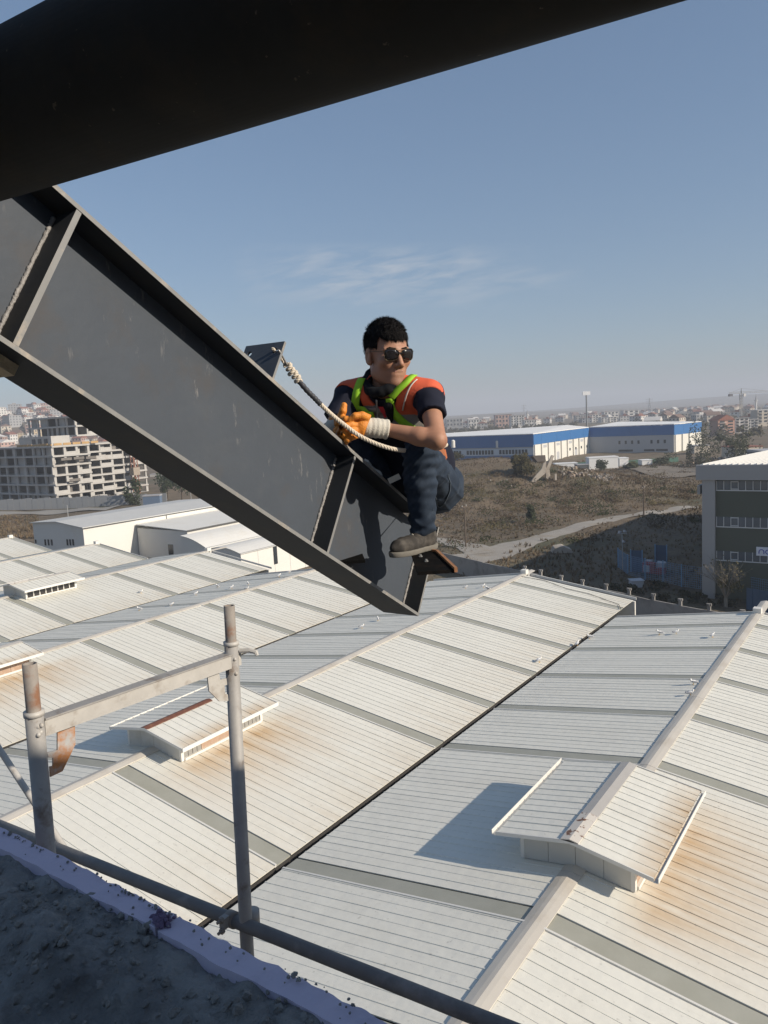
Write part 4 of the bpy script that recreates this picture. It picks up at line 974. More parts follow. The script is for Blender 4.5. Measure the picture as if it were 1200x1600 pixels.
# ---- T-shirt with sleeves, collar
def fold(P, f=55., a=.0028):
    r1 = 1-np.abs(np.sin(f*.42*(P[:, 0]*.7+P[:, 2]*.9)+1.9*np.sin(P[:, 1]*f*.23+P[:, 2]*9))); r2 = 1-np.abs(np.sin(f*.36*(P[:, 1]*.9-P[:, 2]*.8)+1.6*np.sin(P[:, 0]*f*.27)))
    return -a*(1.25*r1**4+1.0*r2**5)+.45*a*np.sin(P[:, 0]*f+1.7*np.sin(P[:, 2]*f*.6))*np.sin(P[:, 1]*f*.8+P[:, 2]*f*.9+1.3*np.sin(P[:, 0]*f*.5))
SLE, SRE = SL.lerp(EL, .50), SR.lerp(ER, .72)
def s_sleeve(P, S_, E_, full):
    d = sseg(P, Vector(S_)-UP*.016, E_, .056, .0570); ax = A3((Vector(E_)-Vector(S_)).normalized()); return smax(d, (P-A3(E_)) @ ax, .004)
def s_shirt(P):
    d = s_torso(P)-.004; d = smin(d, s_sleeve(P, SL, SLE, 1), .03); d = smin(d, s_sleeve(P, SR, SRE, 1), .03)
    nk = sell(P, N_+UP*.055+CF*.035, TM, (.066, .075, .075)); d = smax(d, -nk, .008); return d+fold(P, 48, .0042)
lo, hi = bb([HC, N_, SL, SR, SLE, SRE], .20); surface('tshirt', s_shirt, lo, hi, .0058, navy, man)
def s_collar(P):
    d = 1.0; n = 14; R0 = [N_+UP*(.050+.014*math.cos(a))+(CL*math.sin(a)*.070)+(-CF*math.cos(a)*.070)+CF*.006 for a in [2*math.pi*k/n for k in range(n)]]
    for i in range(n): d = smin(d, sseg(P, R0[i], R0[(i+1) % n], .022, .022), .008) if i else sseg(P, R0[0], R0[1], .022, .022)
    d = smin(d, sseg(P, N_-UP*.03+CF*.088+CL*.012, N_-UP*.09+CF*.108, .024, .012), .02); return d
lo, hi = bb([N_], .16); surface('collar', s_collar, lo, hi, .005, black, man)
# ---- vest
def s_vest0(P): return s_torso(P)-.013+fold(P, 38, .0018)
def s_vest(P):
    d = s_vest0(P)
    for S_, E_ in ((SL, EL), (SR, ER)):
        o_ = Vector(E_)-Vector(S_); d = smax(d, -(sseg(P, Vector(S_)+o_*.33, Vector(S_)+o_*1.2, .086, .085)), .006)
    d = smax(d, -sell(P, N_+UP*.05+CF*.06, TM, (.066, .10, .105)), .006)
    low = -((P-A3(HC)) @ A3(UP)-.02); return smax(d, low, .006)
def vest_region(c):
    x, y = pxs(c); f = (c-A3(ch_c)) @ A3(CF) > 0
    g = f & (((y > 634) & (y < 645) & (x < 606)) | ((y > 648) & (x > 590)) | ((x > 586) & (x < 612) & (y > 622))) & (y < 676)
    k = (y > 677) | ((x > 672) & (y > 636))  # shade below the arm painted in as navy, plus the navy right back
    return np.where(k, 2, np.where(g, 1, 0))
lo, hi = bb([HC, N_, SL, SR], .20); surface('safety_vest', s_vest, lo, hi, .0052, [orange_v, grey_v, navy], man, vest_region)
def hit(px, py, f, t0=2.6, t1=4.2):
    d = A3(ray(px, py)); ts = np.linspace(t0, t1, 900); v = f(A3(CAM)+ts[:, None]*d); k = np.argmax(v < 0); return CAM+ray(px, py)*float(ts[k] if v[k] < 0 else 3.2)
def normal_of(f, p, e=.004):
    p = A3(p); g = [float(f(np.array([p+A3(a)*e]))[0]-f(np.array([p-A3(a)*e]))[0]) for a in np.eye(3)]; return Vector(g).normalized()
def ribbon(name, path, width, m, f, lift=.003, flip=None, parent=man):
    P = smooth_path([hit(x, y, f) for x, y in path], 6); vs = []; fs = []
    for i, p in enumerate(P):
        n = normal_of(f, p); t = (P[min(len(P)-1, i+1)]-P[max(0, i-1)]).normalized(); w = t.cross(n).normalized()*width/2
        for q in (p-w, p+w):
            q = Vector(q); val = float(f(np.array([A3(q)]))[0]); q2 = q-n*val; vs += [q2+n*lift, q2+n*(lift+.003)]
    for i in range(len(P)-1):
        b = i*4; fs += [(b+1, b+3, b+7, b+5), (b, b+4, b+6, b+2), (b, b+1, b+5, b+4), (b+2, b+6, b+7, b+3)]
    fs += [(0, 2, 3, 1), (len(P)*4-4, len(P)*4-3, len(P)*4-1, len(P)*4-2)]
    mb = MB(); mb.add(vs, fs); mb.smooth = [True]*len(mb.f); o = link(name, mb.mesh(name, m), parent); o.matrix_parent_inverse = Matrix.Translation(-Vector(parent.location)); return o
ribbon('harness_strap', [(566, 592), (560, 606), (556, 622), (557, 640), (561, 660), (566, 680)], .034, limem, s_vest0)
ribbon('harness_strap', [(648, 588), (636, 598), (622, 610), (611, 621)], .030, limem, s_vest0, .005)
ribbon('harness_strap', [(609, 622), (613, 640), (626, 656), (642, 668), (660, 678)], .034, limem, s_vest0)
ribbon('reflective_band', [(560, 640), (575, 640), (590, 641), (602, 643)], .030, grey_v, s_vest0, .002)
ribbon('zip', [(589, 624), (590, 640), (590, 656), (590, 672)], .007, mat('zip_metal', (0.45, 0.43, 0.40), .4, metal=.6), s_vest0, .003)
ribbon('vest_piping', [(629, 640), (634, 622), (641, 606), (652, 594)], .006, mat('pale_piping', (0.62, 0.55, 0.48), .7), s_vest0, .003)
P_ = hit(597, 641, s_vest0); mb = MB(); mb.obox(P_-FW*.012, RT, UP, FW, .010, .016, .008); mb.obox(P_-FW*.012-UP*.030, RT, UP, FW, .006, .02, .006)
o = mb.build('chest_clip', mat('red_plastic', (0.55, 0.03, 0.04), .4), man); o.matrix_parent_inverse = Matrix.Translation(-Vector(man.location))
# ---- jeans
PL, PR = at(686, 757, 3.55), at(686, 757, 3.55)-Vector((.22, 0.02, 0)); KL = at(655, 709, 3.17); AL = at(661, 832, 3.275); KR = KL+Vector((-.40, -.06, .085)); AR = AL+Vector((-.44, .05, 0))
def s_leg(P, H, K, A_):
    d = sseg(P, H, Vector(H).lerp(K, .6), .094, .078); d = smin(d, sseg(P, Vector(H).lerp(K, .6), K, .078, .064), .02); m_ = Vector(K).lerp(A_, .35)
    d = smin(d, sseg(P, K, m_, .062, .062), .03); d = smin(d, sseg(P, m_, A_, .062, .052), .02); ax = A3((Vector(A_)-Vector(K)).normalized()); return smax(d, (P-A3(A_)) @ ax, .004)
bt = at(682, 766, 3.66)
def s_jeans(P):
    d = sell(P, HC-UP*.005, TM, (.172, .125, .12)); d = smin(d, s_leg(P, PL, KL, AL), .035); d = smin(d, s_leg(P, PR, KR, AR), .035)
    d = smin(d, sell(P, bt, [Vector((1, 0, 0)), Vector((0, 1, 0)), Vector((0, 0, 1))], (.115, .125, .112)), .04)
    dk = np.linalg.norm(P-A3(KL), axis=1); w = np.exp(-(dk/.16)**2); da = np.linalg.norm(P-A3(AL), axis=1); w2 = np.exp(-(da/.10)**2)
    cr = np.sin((P @ A3(DN))*150+(P @ A3(RT))*90+2*np.sin(P @ A3(RT)*40))
    return d+fold(P, 44, .0050)+w*.0060*cr+w2*.008*np.sin((P @ A3(DN))*130+2*np.sin(P @ A3(RT)*50))
lo, hi = bb([HC, PL, PR, KL, KR, AL, AR, bt], .16); surface('jeans', s_jeans, lo, hi, .0055, denim, man)
for off in (0.0,):
    ribbon('jeans_seam', [(700, 742), (703, 760), (698, 778), (684, 790), (676, 796)], .006, mat('seam_denim', (0.055, 0.072, 0.095), .9), s_jeans, .0005)
# ---- shoes
def shoe(A_, gz_):
    td = at(622, 856, 3.13)-at(671, 851, 3.27); td.z = 0; td.normalize(); tl = Vector((0, 0, 1)).cross(td); Z = Vector((0, 0, 1)); c = Vector((A_.x, A_.y, gz_))-td*.055; M = [td, tl, Z]
    g = lambda u, v, w: A3(c+td*u+tl*v+Z*w)
    def s_up(P):
        d = sell(P, g(.045, 0, .055), M, (.062, .043, .058)); d = smin(d, sell(P, g(.165, .004, .040), M, (.095, .046, .040)), .05); d = smin(d, sseg(P, g(.05, 0, .06), g(.055, 0, .115), .040, .041), .02); d = smax(d, -(P[:, 2]-gz_-.022), .004)
        q = (P-A3(c)) @ A3(td); return d+.0015*np.sin(q*160)
    def s_so(P):
        d = smin(sell(P, g(.045, 0, .02), M, (.066, .046, .06)), sell(P, g(.165, .004, .02), M, (.100, .050, .06)), .03); q = (P-A3(c)) @ A3(td)
        return smax(smax(d, P[:, 2]-gz_-.026, .003), -(P[:, 2]-gz_-.003), .002)
    lo, hi = bb([c-td*.05, c+td*.29, c+Z*.15], .08)
    o = surface('shoe', s_up, lo, hi, .0045, shoem, man); o2 = surface('sole', s_so, lo, hi, .0042, solem, man); o2.parent = o; o2.matrix_parent_inverse = Matrix.Identity(4)
    for k in range(4): 
        p = Vector(g(.085+.02*k, 0, .098-.010*k)); mb = MB(); mb.sm = True; mb.tube([p-tl*.022-Z*.008, p+Z*.004, p+tl*.022-Z*.008], .0028, 6); l_ = mb.build('shoelace', knit, o)
    def s_sock(P): return sseg(P, g(.05, 0, .08), A3(A_)+A3((0, 0, .03)), .036, .038)
    surface('sock', s_sock, *bb([c, A_], .09), .006, black, man)
shoe(AL, ZF); shoe(AR, ZF)
mb = MB(); q = [Vector(p)+Vector((-.45, .04, 0)) for p in (c1, c2, c3, c4)]; mb.prism([q[0], q[3], q[2], q[1]], (0, 0, -.012)); bchild(mb, 'foot_plate', MATS['black_plate'])
# ---- gloves (worn, but each a piece of its own)
def chain(P, pts, rs, k=.004):
    d = None
    for i in range(len(pts)-1):
        e = sseg(P, pts[i], pts[i+1], rs[i], rs[i+1]); d = e if d is None else smin(d, e, k)
    return d
g_ = lambda x, y, z: at(x, y, z)
LF = [[g_(566, 657, 3.035), g_(553, 655, 3.015), g_(540, 655, 3.0), g_(533, 663, 3.03)], [g_(566, 664, 3.03), g_(549, 664, 3.0), g_(535, 667, 2.985), g_(529, 676, 3.03)], [g_(566, 671, 3.03), g_(550, 673, 3.0), g_(537, 678, 2.99), g_(532, 686, 3.03)], [g_(567, 678, 3.035), g_(553, 681, 3.01), g_(543, 687, 3.0), g_(539, 692, 3.03)]]
LT = [g_(578, 655, 3.03), g_(566, 649, 3.0), g_(555, 650, 2.99), g_(547, 656, 2.995)]
RF = [[g_(526, 655, 3.09), g_(535, 654, 3.04), g_(547, 658, 3.01)], [g_(525, 664, 3.09), g_(530, 660, 3.05), g_(541, 662, 3.03)], [g_(524, 672, 3.09), g_(528, 672, 3.05), g_(540, 672, 3.04)], [g_(525, 679, 3.09), g_(530, 681, 3.06), g_(541, 681, 3.045)]]
RTb = [g_(528, 662, 3.09), g_(533, 651, 3.06), g_(536, 642, 3.045), g_(537.5, 633.5, 3.045)]
def s_lg(P):
    d = chain(P, [g_(584, 667, 3.06), g_(566, 667, 3.035)], [.037, .036]); d = smin(d, sbox(P, g_(566, 667, 3.035), [RT, DN, FW], (.030, .041, .020), .018), .02)
    for f in LF: d = smin(d, chain(P, f, [.0145, .0140, .0130, .0115]), .004)
    d = smin(d, chain(P, LT, [.018, .0155, .0138, .012]), .006); return smax(d, (P-A3(g_(574, 667, 3.05))) @ A3((RT*.9+DN*.35).normalized()), .004)
def s_rg(P):
    d = sbox(P, g_(523, 667, 3.10), [RT, DN, FW], (.026, .043, .022), .020)
    for f in RF: d = smin(d, chain(P, f, [.0145, .0138, .0120]), .004)
    return smin(d, chain(P, RTb, [.020, .0165, .0148, .0130]), .007)
gl1 = worn('work_glove', g_(566, 667, 3.03), 'orange-dipped glove with its white knit cuff showing'); gl2 = worn('work_glove', g_(528, 667, 3.08), 'orange glove with its thumb sticking up')
surface('dipped_palm', s_lg, *bb([g_(590, 640, 3.0), g_(515, 700, 3.1)], .06), .0030, orange_g, gl1); surface('dipped_palm', s_rg, *bb([g_(560, 625, 3.0), g_(510, 700, 3.14)], .06), .0030, orange_g, gl2)
WA = (WL-g_(568, 666.5, 3.05)).normalized()
def s_cuff(P):
    a, b = g_(569, 666.5, 3.052), WL+WA*.006; d = sseg(P, a, b, .0400, .0405); q = (P-A3(a)) @ A3(WA); d = smax(d, q-(b-a).length, .004); d = smax(d, -q, .004)
    return d+.0010*np.sin(q*330)+.0012*np.sin(q*95)+.0012*np.sin((P @ A3(DN))*70+q*40)
surface('knit_cuff', s_cuff, *bb([g_(569, 667, 3.05), WL], .09), .0036, knit, gl1)
def s_cuff2(P): return smax(sseg(P, g_(524, 667, 3.11), WR+(ER-WR)*.35, .042, .04), (P-A3(WR+(ER-WR)*.3)) @ A3((ER-WR).normalized()), .004)
surface('knit_cuff', s_cuff2, *bb([g_(524, 667, 3.11), WR, ER], .08), .005, knit, gl2)
# ---- rope round the waist and the orange pouch at the hip
wr = thing('waist_rope', 'end of the cream rope looped behind the worker at hip height', 'rope', at(694, 697, 3.45))
def wrchild(mb, nm, m): o = link(nm, mb.mesh(nm, m), wr); o.matrix_parent_inverse = Matrix.Translation(-Vector(wr.location))
rchild0 = rchild; rchild = wrchild
strands(smooth_path([at(672, 702, 3.44), at(684, 701, 3.42), at(692, 698, 3.42), at(697, 695, 3.48), at(694, 691, 3.56), at(684, 690, 3.60)], 8), .0088, .04, 'strand', rope_m); rchild = rchild0
pz = at(689.5, 711, 3.42); mb = MB(); ax_ = (RT*.97-DN*.2).normalized(); mb.obox(pz, ax_, FW.cross(ax_), FW, .022, .026, .03)
ph = mb.build('hip_pouch', mat('orange_pouch', (0.62, 0.235, 0.11), .7, var=.06, vscale=20, coords='World')); bm_ = bmesh.new(); bm_.from_mesh(ph.data); bmesh.ops.bevel(bm_, geom=bm_.edges[:], offset=.006, segments=2, affect='EDGES'); bm_.to_mesh(ph.data); bm_.free()
tag(ph, 'small orange pouch on the hip of the squatting worker', 'pouch')
pp = at(616, 748, 3.20); mb = MB(); mb.obox(pp, (RT*.9-DN*.43).normalized(), (DN*.9+RT*.43).normalized(), FW, .026, .012, .004); tag(mb.build('paper_scrap', knit), 'crumpled pale cloth scrap tucked under the worker above the beam flange', 'cloth')
# ------------------------------------------------------------------ helpers for plants
leaf_mats = {}
def leafmat(nm, col, var=0.45):
    if nm not in leaf_mats: leaf_mats[nm] = mat(nm, col, 0.85, var=var, vscale=0.9, coords='World', spec=0.2)
    return leaf_mats[nm]
bark = mat('bark', (0.10, 0.08, 0.06), 0.95, var=0.3, vscale=4, coords='World')
def leaf_cloud(mb, c, r, n, size, squash=1.0, lumps=9):
    """leaf-sized faces spread through uneven clumps of a crown"""
    c = Vector(c); ctr = []
    for i in range(lumps):
        d = Vector((random.gauss(0, 1), random.gauss(0, 1), random.gauss(0, 1))).normalized()*random.uniform(.25, .75)*r; d.z *= squash
        ctr.append((c+d, r*random.uniform(.28, .55)))
    vs = []; fs = []
    for i in range(n):
        q, rr = random.choice(ctr)
        d = Vector((random.gauss(0, 1), random.gauss(0, 1), random.gauss(0, 1))).normalized()*rr*random.random()**0.4; d.z *= max(.5, squash)
        p = q+d; a = Vector((random.gauss(0, 1), random.gauss(0, 1), random.gauss(0, 1))).normalized(); b = a.orthogonal().normalized(); s = size*random.uniform(.6, 1.4)
        k = len(vs); vs += [p+a*s, p+b*s*.7, p-a*s*.8, p-b*s*.6]; fs.append((k, k+1, k+2, k+3))
    mb.add(vs, fs)
def tree(name, label, P, h, r, col, n=700, leaf=0.28, squash=1.1, cat='tree', group=None, trunk=0.35):
    t = thing(name, label, cat, P, 0, group)
    mb = MB(); mb.tube([(0, 0, -.2), (random.uniform(-.1, .1)*r, 0, h*.3), (random.uniform(-.2, .2)*r, random.uniform(-.2, .2)*r, h*.8)], [.05*r+.05, .04*r+.03, .02*r+.01], 7)
    for i in range(4):
        a = random.uniform(0, 6.28); z = h*random.uniform(trunk, .6); mb.tube([(0, 0, z), (math.cos(a)*r*.6, math.sin(a)*r*.6, z+h*.2)], [.03*r+.02, .01*r+.005], 5)
    mb.build('trunk', bark, t)
    mb = MB(); leaf_cloud(mb, (0, 0, h*(trunk+1)/2), h*(1-trunk)/2 if squash > 1 else r, n, leaf, squash*r/(h*(1-trunk)/2) if squash <= 1 else 1.0); mb.build('crown', col, t); return t

# ------------------------------------------------------------------ long white building and the sheds beside it
bright = mat('white_render', (0.66, 0.65, 0.61), 0.7, var=0.05, vscale=0.4, coords='World', col2=(0.62, 0.59, 0.52), c2scale=0.25, c2lo=0.55, c2hi=0.75)
roofg = mat('grey_white_roof', (0.50, 0.50, 0.48), 0.55, var=0.08, vscale=0.5, coords='World')
dark_glass = mat('dark_window', (0.035, 0.042, 0.05), 0.15, var=0.2, vscale=1)
pale_frame = mat('window_frame_white', (0.70, 0.70, 0.68), 0.5)
x0, x1, y0, y1, ze = -114.4, -101.0, 65.7, 95.0, 6.0
za = topz((-107.6, y0), 816)
wb = thing('long_building', 'long white single-storey building with grey gable end behind the hall roofs', 'building', ((x0+x1)/2, y0, 0))
def kid(parent, mb, nm, m):
    o = link(nm, mb.mesh(nm, m) if isinstance(mb, MB) else mb, parent); o.matrix_parent_inverse = Matrix.Translation(-Vector(parent.location)); return o
mb = MB(); mb.box(x1-.25, x1, y0+.25, y1-.25, 0, ze); kid(wb, mb, 'side_wall', bright)
mb = MB(); mb.box(x0, x0+.25, y0+.25, y1-.25, 0, ze); kid(wb, mb, 'side_wall', bright)
for yy in (y0, y1-.25): mb = MB(); mb.prism([(x0, yy, 0), (x1, yy, 0), (x1, yy, ze), (-107.6, yy, za), (x0, yy, ze+.25)], (0, .25, 0)); kid(wb, mb, 'gable_wall', bright)
for xa, zaa, xb, zb in ((-107.6, za, x1+.35, ze-.03), (-107.6, za, x0-.35, ze+.22)):
    mb = MB(); mb.prism([(xa, y0-.3, zaa+.03), (xb, y0-.3, zb+.03), (xb, y0-.3, zb+.16), (xa, y0-.3, zaa+.16)], (0, y1-y0+.6, 0)); kid(wb, mb, 'roof', roofg)
mb = MB(); mb.box(x1+.03, x1+.18, y0, y1, ze-.14, ze-.02); kid(wb, mb, 'eave_gutter', mat('dark_gutter', (0.10, 0.10, 0.10), 0.6))
mb = MB(); mb.box(x1+.005, x1+.09, 81.0, 81.09, 0, ze-.1); kid(wb, mb, 'downpipe', MATS['dark_gutter'])
for px in (71, 76, 81, 105.5, 110, 114.5):
    P = ony(px, 847.5, y0); mb = MB(); mb.box(P.x-.22, P.x+.22, y0-.04, y0-.005, P.z-.48, P.z+.48); kid(wb, mb, 'window', dark_glass)
    mb = MB(); mb.box(P.x-.27, P.x+.27, y0-.06, y0-.005, P.z-.56, P.z-.48); kid(wb, mb, 'sill', pale_frame)
Pm = ony(56, 846, y0); mb = MB(); mb.box(Pm.x-.2, Pm.x+.2, y0-.04, y0-.005, Pm.z-.3, Pm.z+.3); kid(wb, mb, 'window', dark_glass)
an = thing('annex', 'low white annex leaning against the long white building', 'building', (-93, 76, 0))
xa0, xa1 = -100.75, -89.0; P = onx(286, 838, xa1)
zt = 4.6
mb = MB(); mb.box(xa0, xa1, 75.0, 95.0, 0, zt); kid(an, mb, 'wall', bright)
mb = MB(); mb.prism([(xa0, 74.8, zt+.5), (xa1+.2, 74.8, zt+.03), (xa1+.2, 74.8, zt+.14), (xa0, 74.8, zt+.62)], (0, 20.4, 0)); kid(an, mb, 'roof', bright)
mb = MB(); mb.box(-93.6, -92.5, 74.95, 74.99, 0, 2.4); kid(an, mb, 'door', dark_glass)
mb = MB(); mb.box(xa1+.21, xa1+.25, 74.8, 95.2, zt-.05, zt+.17); kid(an, mb, 'eave_trim', MATS['dark_gutter'])
# white shed with a curved, stepped-down roof, its sunny side to the right
ys0, ys1 = 66.0, 93.0
T_, E_, F_ = ony(283, 838, ys0), ony(323, 857, ys0), ony(376, 866, ys0)
sh = thing('curved_shed', 'white shed with a curved stepped roof and a narrow dark slot window', 'building', (E_.x, ys0, 0))
def curve(a, b, n, sag):
    return [(a.x+(b.x-a.x)*k/n, a.z+(b.z-a.z)*k/n+sag*math.sin(math.pi*k/n)) for k in range(n+1)]
c1_, c2_ = curve(T_, E_, 6, .25), curve(E_-Vector((0, 0, .25)), F_, 8, .55)
for yy, dy in ((ys0, .2), (ys1, -.2)):
    mb = MB(); mb.prism([(T_.x, yy, 0)]+[(x, yy, z) for x, z in c1_]+[(x, yy, z) for x, z in c2_[1:]]+[(F_.x, yy, 0)], (0, dy, 0)); kid(sh, mb, 'gable_wall', bright)
mb = MB(); mb.box(F_.x-.2, F_.x, ys0+.2, ys1-.2, 0, F_.z-.02); kid(sh, mb, 'side_wall', bright)
for cv in (c1_, c2_):
    mb = MB(); n = len(cv); mb.add([(x, y, z+h_) for y in (ys0-.15, ys1+.15) for h_ in (.02, .12) for x, z in cv], [(k, k+1, 2*n+k+1, 2*n+k) for k in range(n-1)]+[(n+k, n+k+1, 3*n+k+1, 3*n+k) for k in range(n-1)]+[(k, k+1, n+k+1, n+k) for k in range(n-1)]); kid(sh, mb, 'roof', bright)
for P in (E_, F_): mb = MB(); mb.box(P.x+.02, P.x+.14, ys0-.15, ys1+.15, P.z-.02, P.z+.10); kid(sh, mb, 'eave_trim', roofg)
q = onx(430, 866, F_.x); mb = MB(); mb.box(F_.x+.005, F_.x+.05, q.y-.35, q.y+.35, q.z-1.3, q.z+1.1); kid(sh, mb, 'slot_window', dark_glass)
for k in range(1, 9): mb = MB(); y = ys0+(ys1-ys0)*k/9; mb.box(F_.x+.003, F_.x+.02, y-.03, y+.03, 0, F_.z-.1); kid(sh, mb, 'panel_joint', roofg)
yellow = mat('yellow_tarp', (0.55, 0.36, 0.05), 0.8, var=0.4, vscale=2)
mb = MB(); random.seed(5)
for i in range(60):
    p = at(random.uniform(430, 482), random.uniform(884, 890), 72); p.z = .3+random.random()*.8; mb.obox(p, (1, 0, 0), (0, .8, .6), (0, -.6, .8), random.uniform(.2, .5), random.uniform(.1, .4), random.uniform(.05, .25)); mb.cur = random.choice((0, 1, 2))
tag(mb.build('yard_rubble', [mat('rubble_tan', (0.35, 0.26, 0.18), .9), yellow, mat('rubble_dark', (0.12, 0.10, 0.09), .9)]), kind='stuff')
random.seed(9)

# ------------------------------------------------------------------ concrete block of flats under construction
cpale = mat('new_concrete', (0.42, 0.405, 0.38), 0.9, var=0.12, vscale=0.4, coords='World', col2=(0.36, 0.33, 0.30), c2scale=0.3, c2lo=0.55, c2hi=0.7)
cdark = mat('inner_concrete', (0.16, 0.145, 0.13), 0.95, var=0.3, vscale=0.3, coords='World')
ply = mat('formwork_ply', (0.42, 0.27, 0.12), 0.9, var=0.25, vscale=0.6, coords='World')
_P = gp(91, 788); X1, Y0 = _P.x, _P.y
FH = topz(_P, 698)/6.0
cs = thing('unfinished_flats', 'bare concrete block of flats under construction, open floors behind columns', 'building', (X1-20, Y0+16, 0))
def frame_block(xa, xb, ya, yb, z0, floors, sx, sy, colw=.5, hs=FH):
    for i in range(floors+1):
        mb = MB(); mb.box(xa-.35, xb+.35, ya-.35, yb+.35, z0+i*hs-.28, z0+i*hs+.22); kid(cs, mb, 'floor_slab', cpale)
    ys = [ya+(yb-ya)*i/sy for i in range(sy+1)]; xs = [xa+(xb-xa)*i/sx for i in range(sx+1)]
    for i in range(floors):
        for y in ys:
            w = colw*(1.0 if random.random() < .7 else 1.8); mb = MB(); mb.box(xb-.5, xb, y-w/2, y+w/2, z0+i*hs+.22, z0+(i+1)*hs-.28); kid(cs, mb, 'column', cpale)
        for x in xs[:-1]:
            w = colw*(1.0 if random.random() < .7 else 2.0); mb = MB(); mb.box(x-w/2, x+w/2, ya, ya+.5, z0+i*hs+.22, z0+(i+1)*hs-.28); kid(cs, mb, 'column', cpale)
        # some infill already walled up, set back
        for a, b in zip(ys, ys[1:]):
            if random.random() < .42: f = random.uniform(.3, .7); mb = MB(); mb.box(xb-1.4, xb-1.2, a+.3, a+(b-a)*f, z0+i*hs+.22, z0+(i+1)*hs-.28); kid(cs, mb, 'infill_wall', cpale if random.random() < .5 else cdark)
            if random.random() < .3: mb = MB(); mb.box(xb-.1, xb+.02, a+.25, b-.25, z0+i*hs+.22, z0+i*hs+1.1); kid(cs, mb, 'balcony_parapet', cpale)
        for a, b in zip(xs, xs[1:]):
            if random.random() < .5: f = random.uniform(.3, .75); mb = MB(); mb.box(a+.3, a+(b-a)*f, ya+.9, ya+1.1, z0+i*hs+.22, z0+(i+1)*hs-.28); kid(cs, mb, 'infill_wall', cpale)
        mb = MB(); mb.box(xb-4.6, xb-4.4, ya+4.5, yb-.2, z0+i*hs+.22, z0+(i+1)*hs-.28); mb.box(xa, xb-4.6, ya+4.3, ya+4.5, z0+i*hs+.22, z0+(i+1)*hs-.28); kid(cs, mb, 'inner_wall', cdark)
ya_end = onx(144, 760, X1).y
frame_block(X1-46, X1, Y0, ya_end, 0, 6, 9, 3, .75)
yb_end = ya_end+21
frame_block(X1-34, X1-1.6, ya_end+.9, yb_end, 0, 7, 6, 5, .45, topz((X1-1.6, ya_end+8), 692)/7.0 if True else FH)
zt = topz((X1-8, ya_end+4), 672)
frame_block(X1-34, X1-8, ya_end+2, yb_end-4, 7*FH, 2, 5, 4, .4, 2.9)
mb = MB(); mb.box(X1-22, X1-5, Y0+3, Y0+9, 6*FH+.25, 6*FH+3.0); kid(cs, mb, 'penthouse', cpale)
for i in range(3): mb = MB(); mb.box(X1-15+i*3.2, X1-13.2+i*3.2, Y0+2.9, Y0+3.02, 6*FH+.9, 6*FH+2.3); kid(cs, mb, 'penthouse_window', dark_glass)
for i in range(9): mb = MB(); mb.box(X1-18+i*2.0, X1-16.2+i*2.0, Y0-.2, Y0+.1, 6*FH+.25, 6*FH+.7+.3*random.random()); kid(cs, mb, 'formwork_board', ply)
for i in range(5): mb = MB(); mb.box(X1-.1, X1+.1, Y0+.5+i*3, Y0+3+i*3, 6*FH+.25, 6*FH+.9); kid(cs, mb, 'formwork_board', ply)
for (dy, z) in ((3, 4.45), (7, 4.45), (11, 4.4), (5, 2.2)):
    mb = MB(); mb.box(X1+.3, X1+1.6, Y0+dy-1.6, Y0+dy+1.8, z*FH, z*FH+.15); mb.box(X1+1.5, X1+1.6, Y0+dy-1.6, Y0+dy+1.8, z*FH, z*FH+.9); kid(cs, mb, 'work_platform', cdark)
hm = thing('hoist_mast', 'slim reddish lattice hoist mast beside the unfinished flats', 'hoist', gp(214, 772)); hmm = mat('red_oxide', (0.26, 0.12, 0.08), .8)
mb = MB()
for sx in (-.7, .7):
    for sy in (-.7, .7): mb.box(sx-.1, sx+.1, sy-.1, sy+.1, 0, 21)
for i in range(14):
    z = i*1.5
    for s in (-.7, .7): mb.tube([(-.7, s, z), (.7, s, z+1.5)], .07, 4); mb.tube([(s, -.7, z), (s, .7, z+1.5)], .07, 4)
mb.build('mast', hmm, hm); mb = MB(); mb.box(-1, 1, -1.2, 1.2, 6, 8.4); mb.build('cage', mat('hoist_cage', (0.3, 0.25, 0.2), .8), hm)
sw = thing('site_wall', 'long plain grey hoarding wall below the unfinished flats', 'wall', gp(100, 797)); swm = mat('hoarding_grey', (0.27, 0.28, 0.29), .9, var=.12, vscale=.3, coords='World')
a, b = gp(-90, 801), gp(262, 789); a.z = b.z = 0; d = (b-a); n = 36
for i in range(n):
    p, q = a+d*(i/n), a+d*((i+.97)/n); mb = MB(); w = d.normalized().cross(Vector((0, 0, 1)))*(.15+.03*(i % 2)); mb.prism([p, q, q+w, p+w], (0, 0, 2.9+.12*(i % 3))); kid(sw, mb, 'wall_panel', swm)
def box_shed(name, label, cat, px0, px1, pyb, pyt, depth, m, roofm, dep=None, group=None):
    P = at((px0+px1)/2, pyb, depth); P.z = ground_z(P.x, P.y); w = (px1-px0)/F_PX*depth; h = (pyb-pyt)/F_PX*depth; dp = dep or w*.5
    ax = math.atan2(RT.y, RT.x); t = thing(name, label, cat, P, ax, group)
    mb = MB(); mb.box(-w/2, w/2, -dp/2, dp/2, -.5, h*.92); mb.build('body', m, t)
    mb = MB(); mb.box(-w/2-.1, w/2+.1, -dp/2-.1, dp/2+.1, h*.92+.005, h); mb.build('roof', roofm, t); return t
steelblue = mat('container_blue', (0.12, 0.17, 0.25), .6, var=.15, vscale=.5); greyroof = mat('far_roof_grey', (0.36, 0.36, 0.37), .7)
box_shed('site_container', 'blue-grey site container to the right of the unfinished flats', 'container', 226, 252, 787, 764, 190, steelblue, greyroof)
box_shed('site_hut', 'pale low site hut behind the blue-grey container', 'hut', 236, 262, 742, 738, 330, cpale, greyroof)
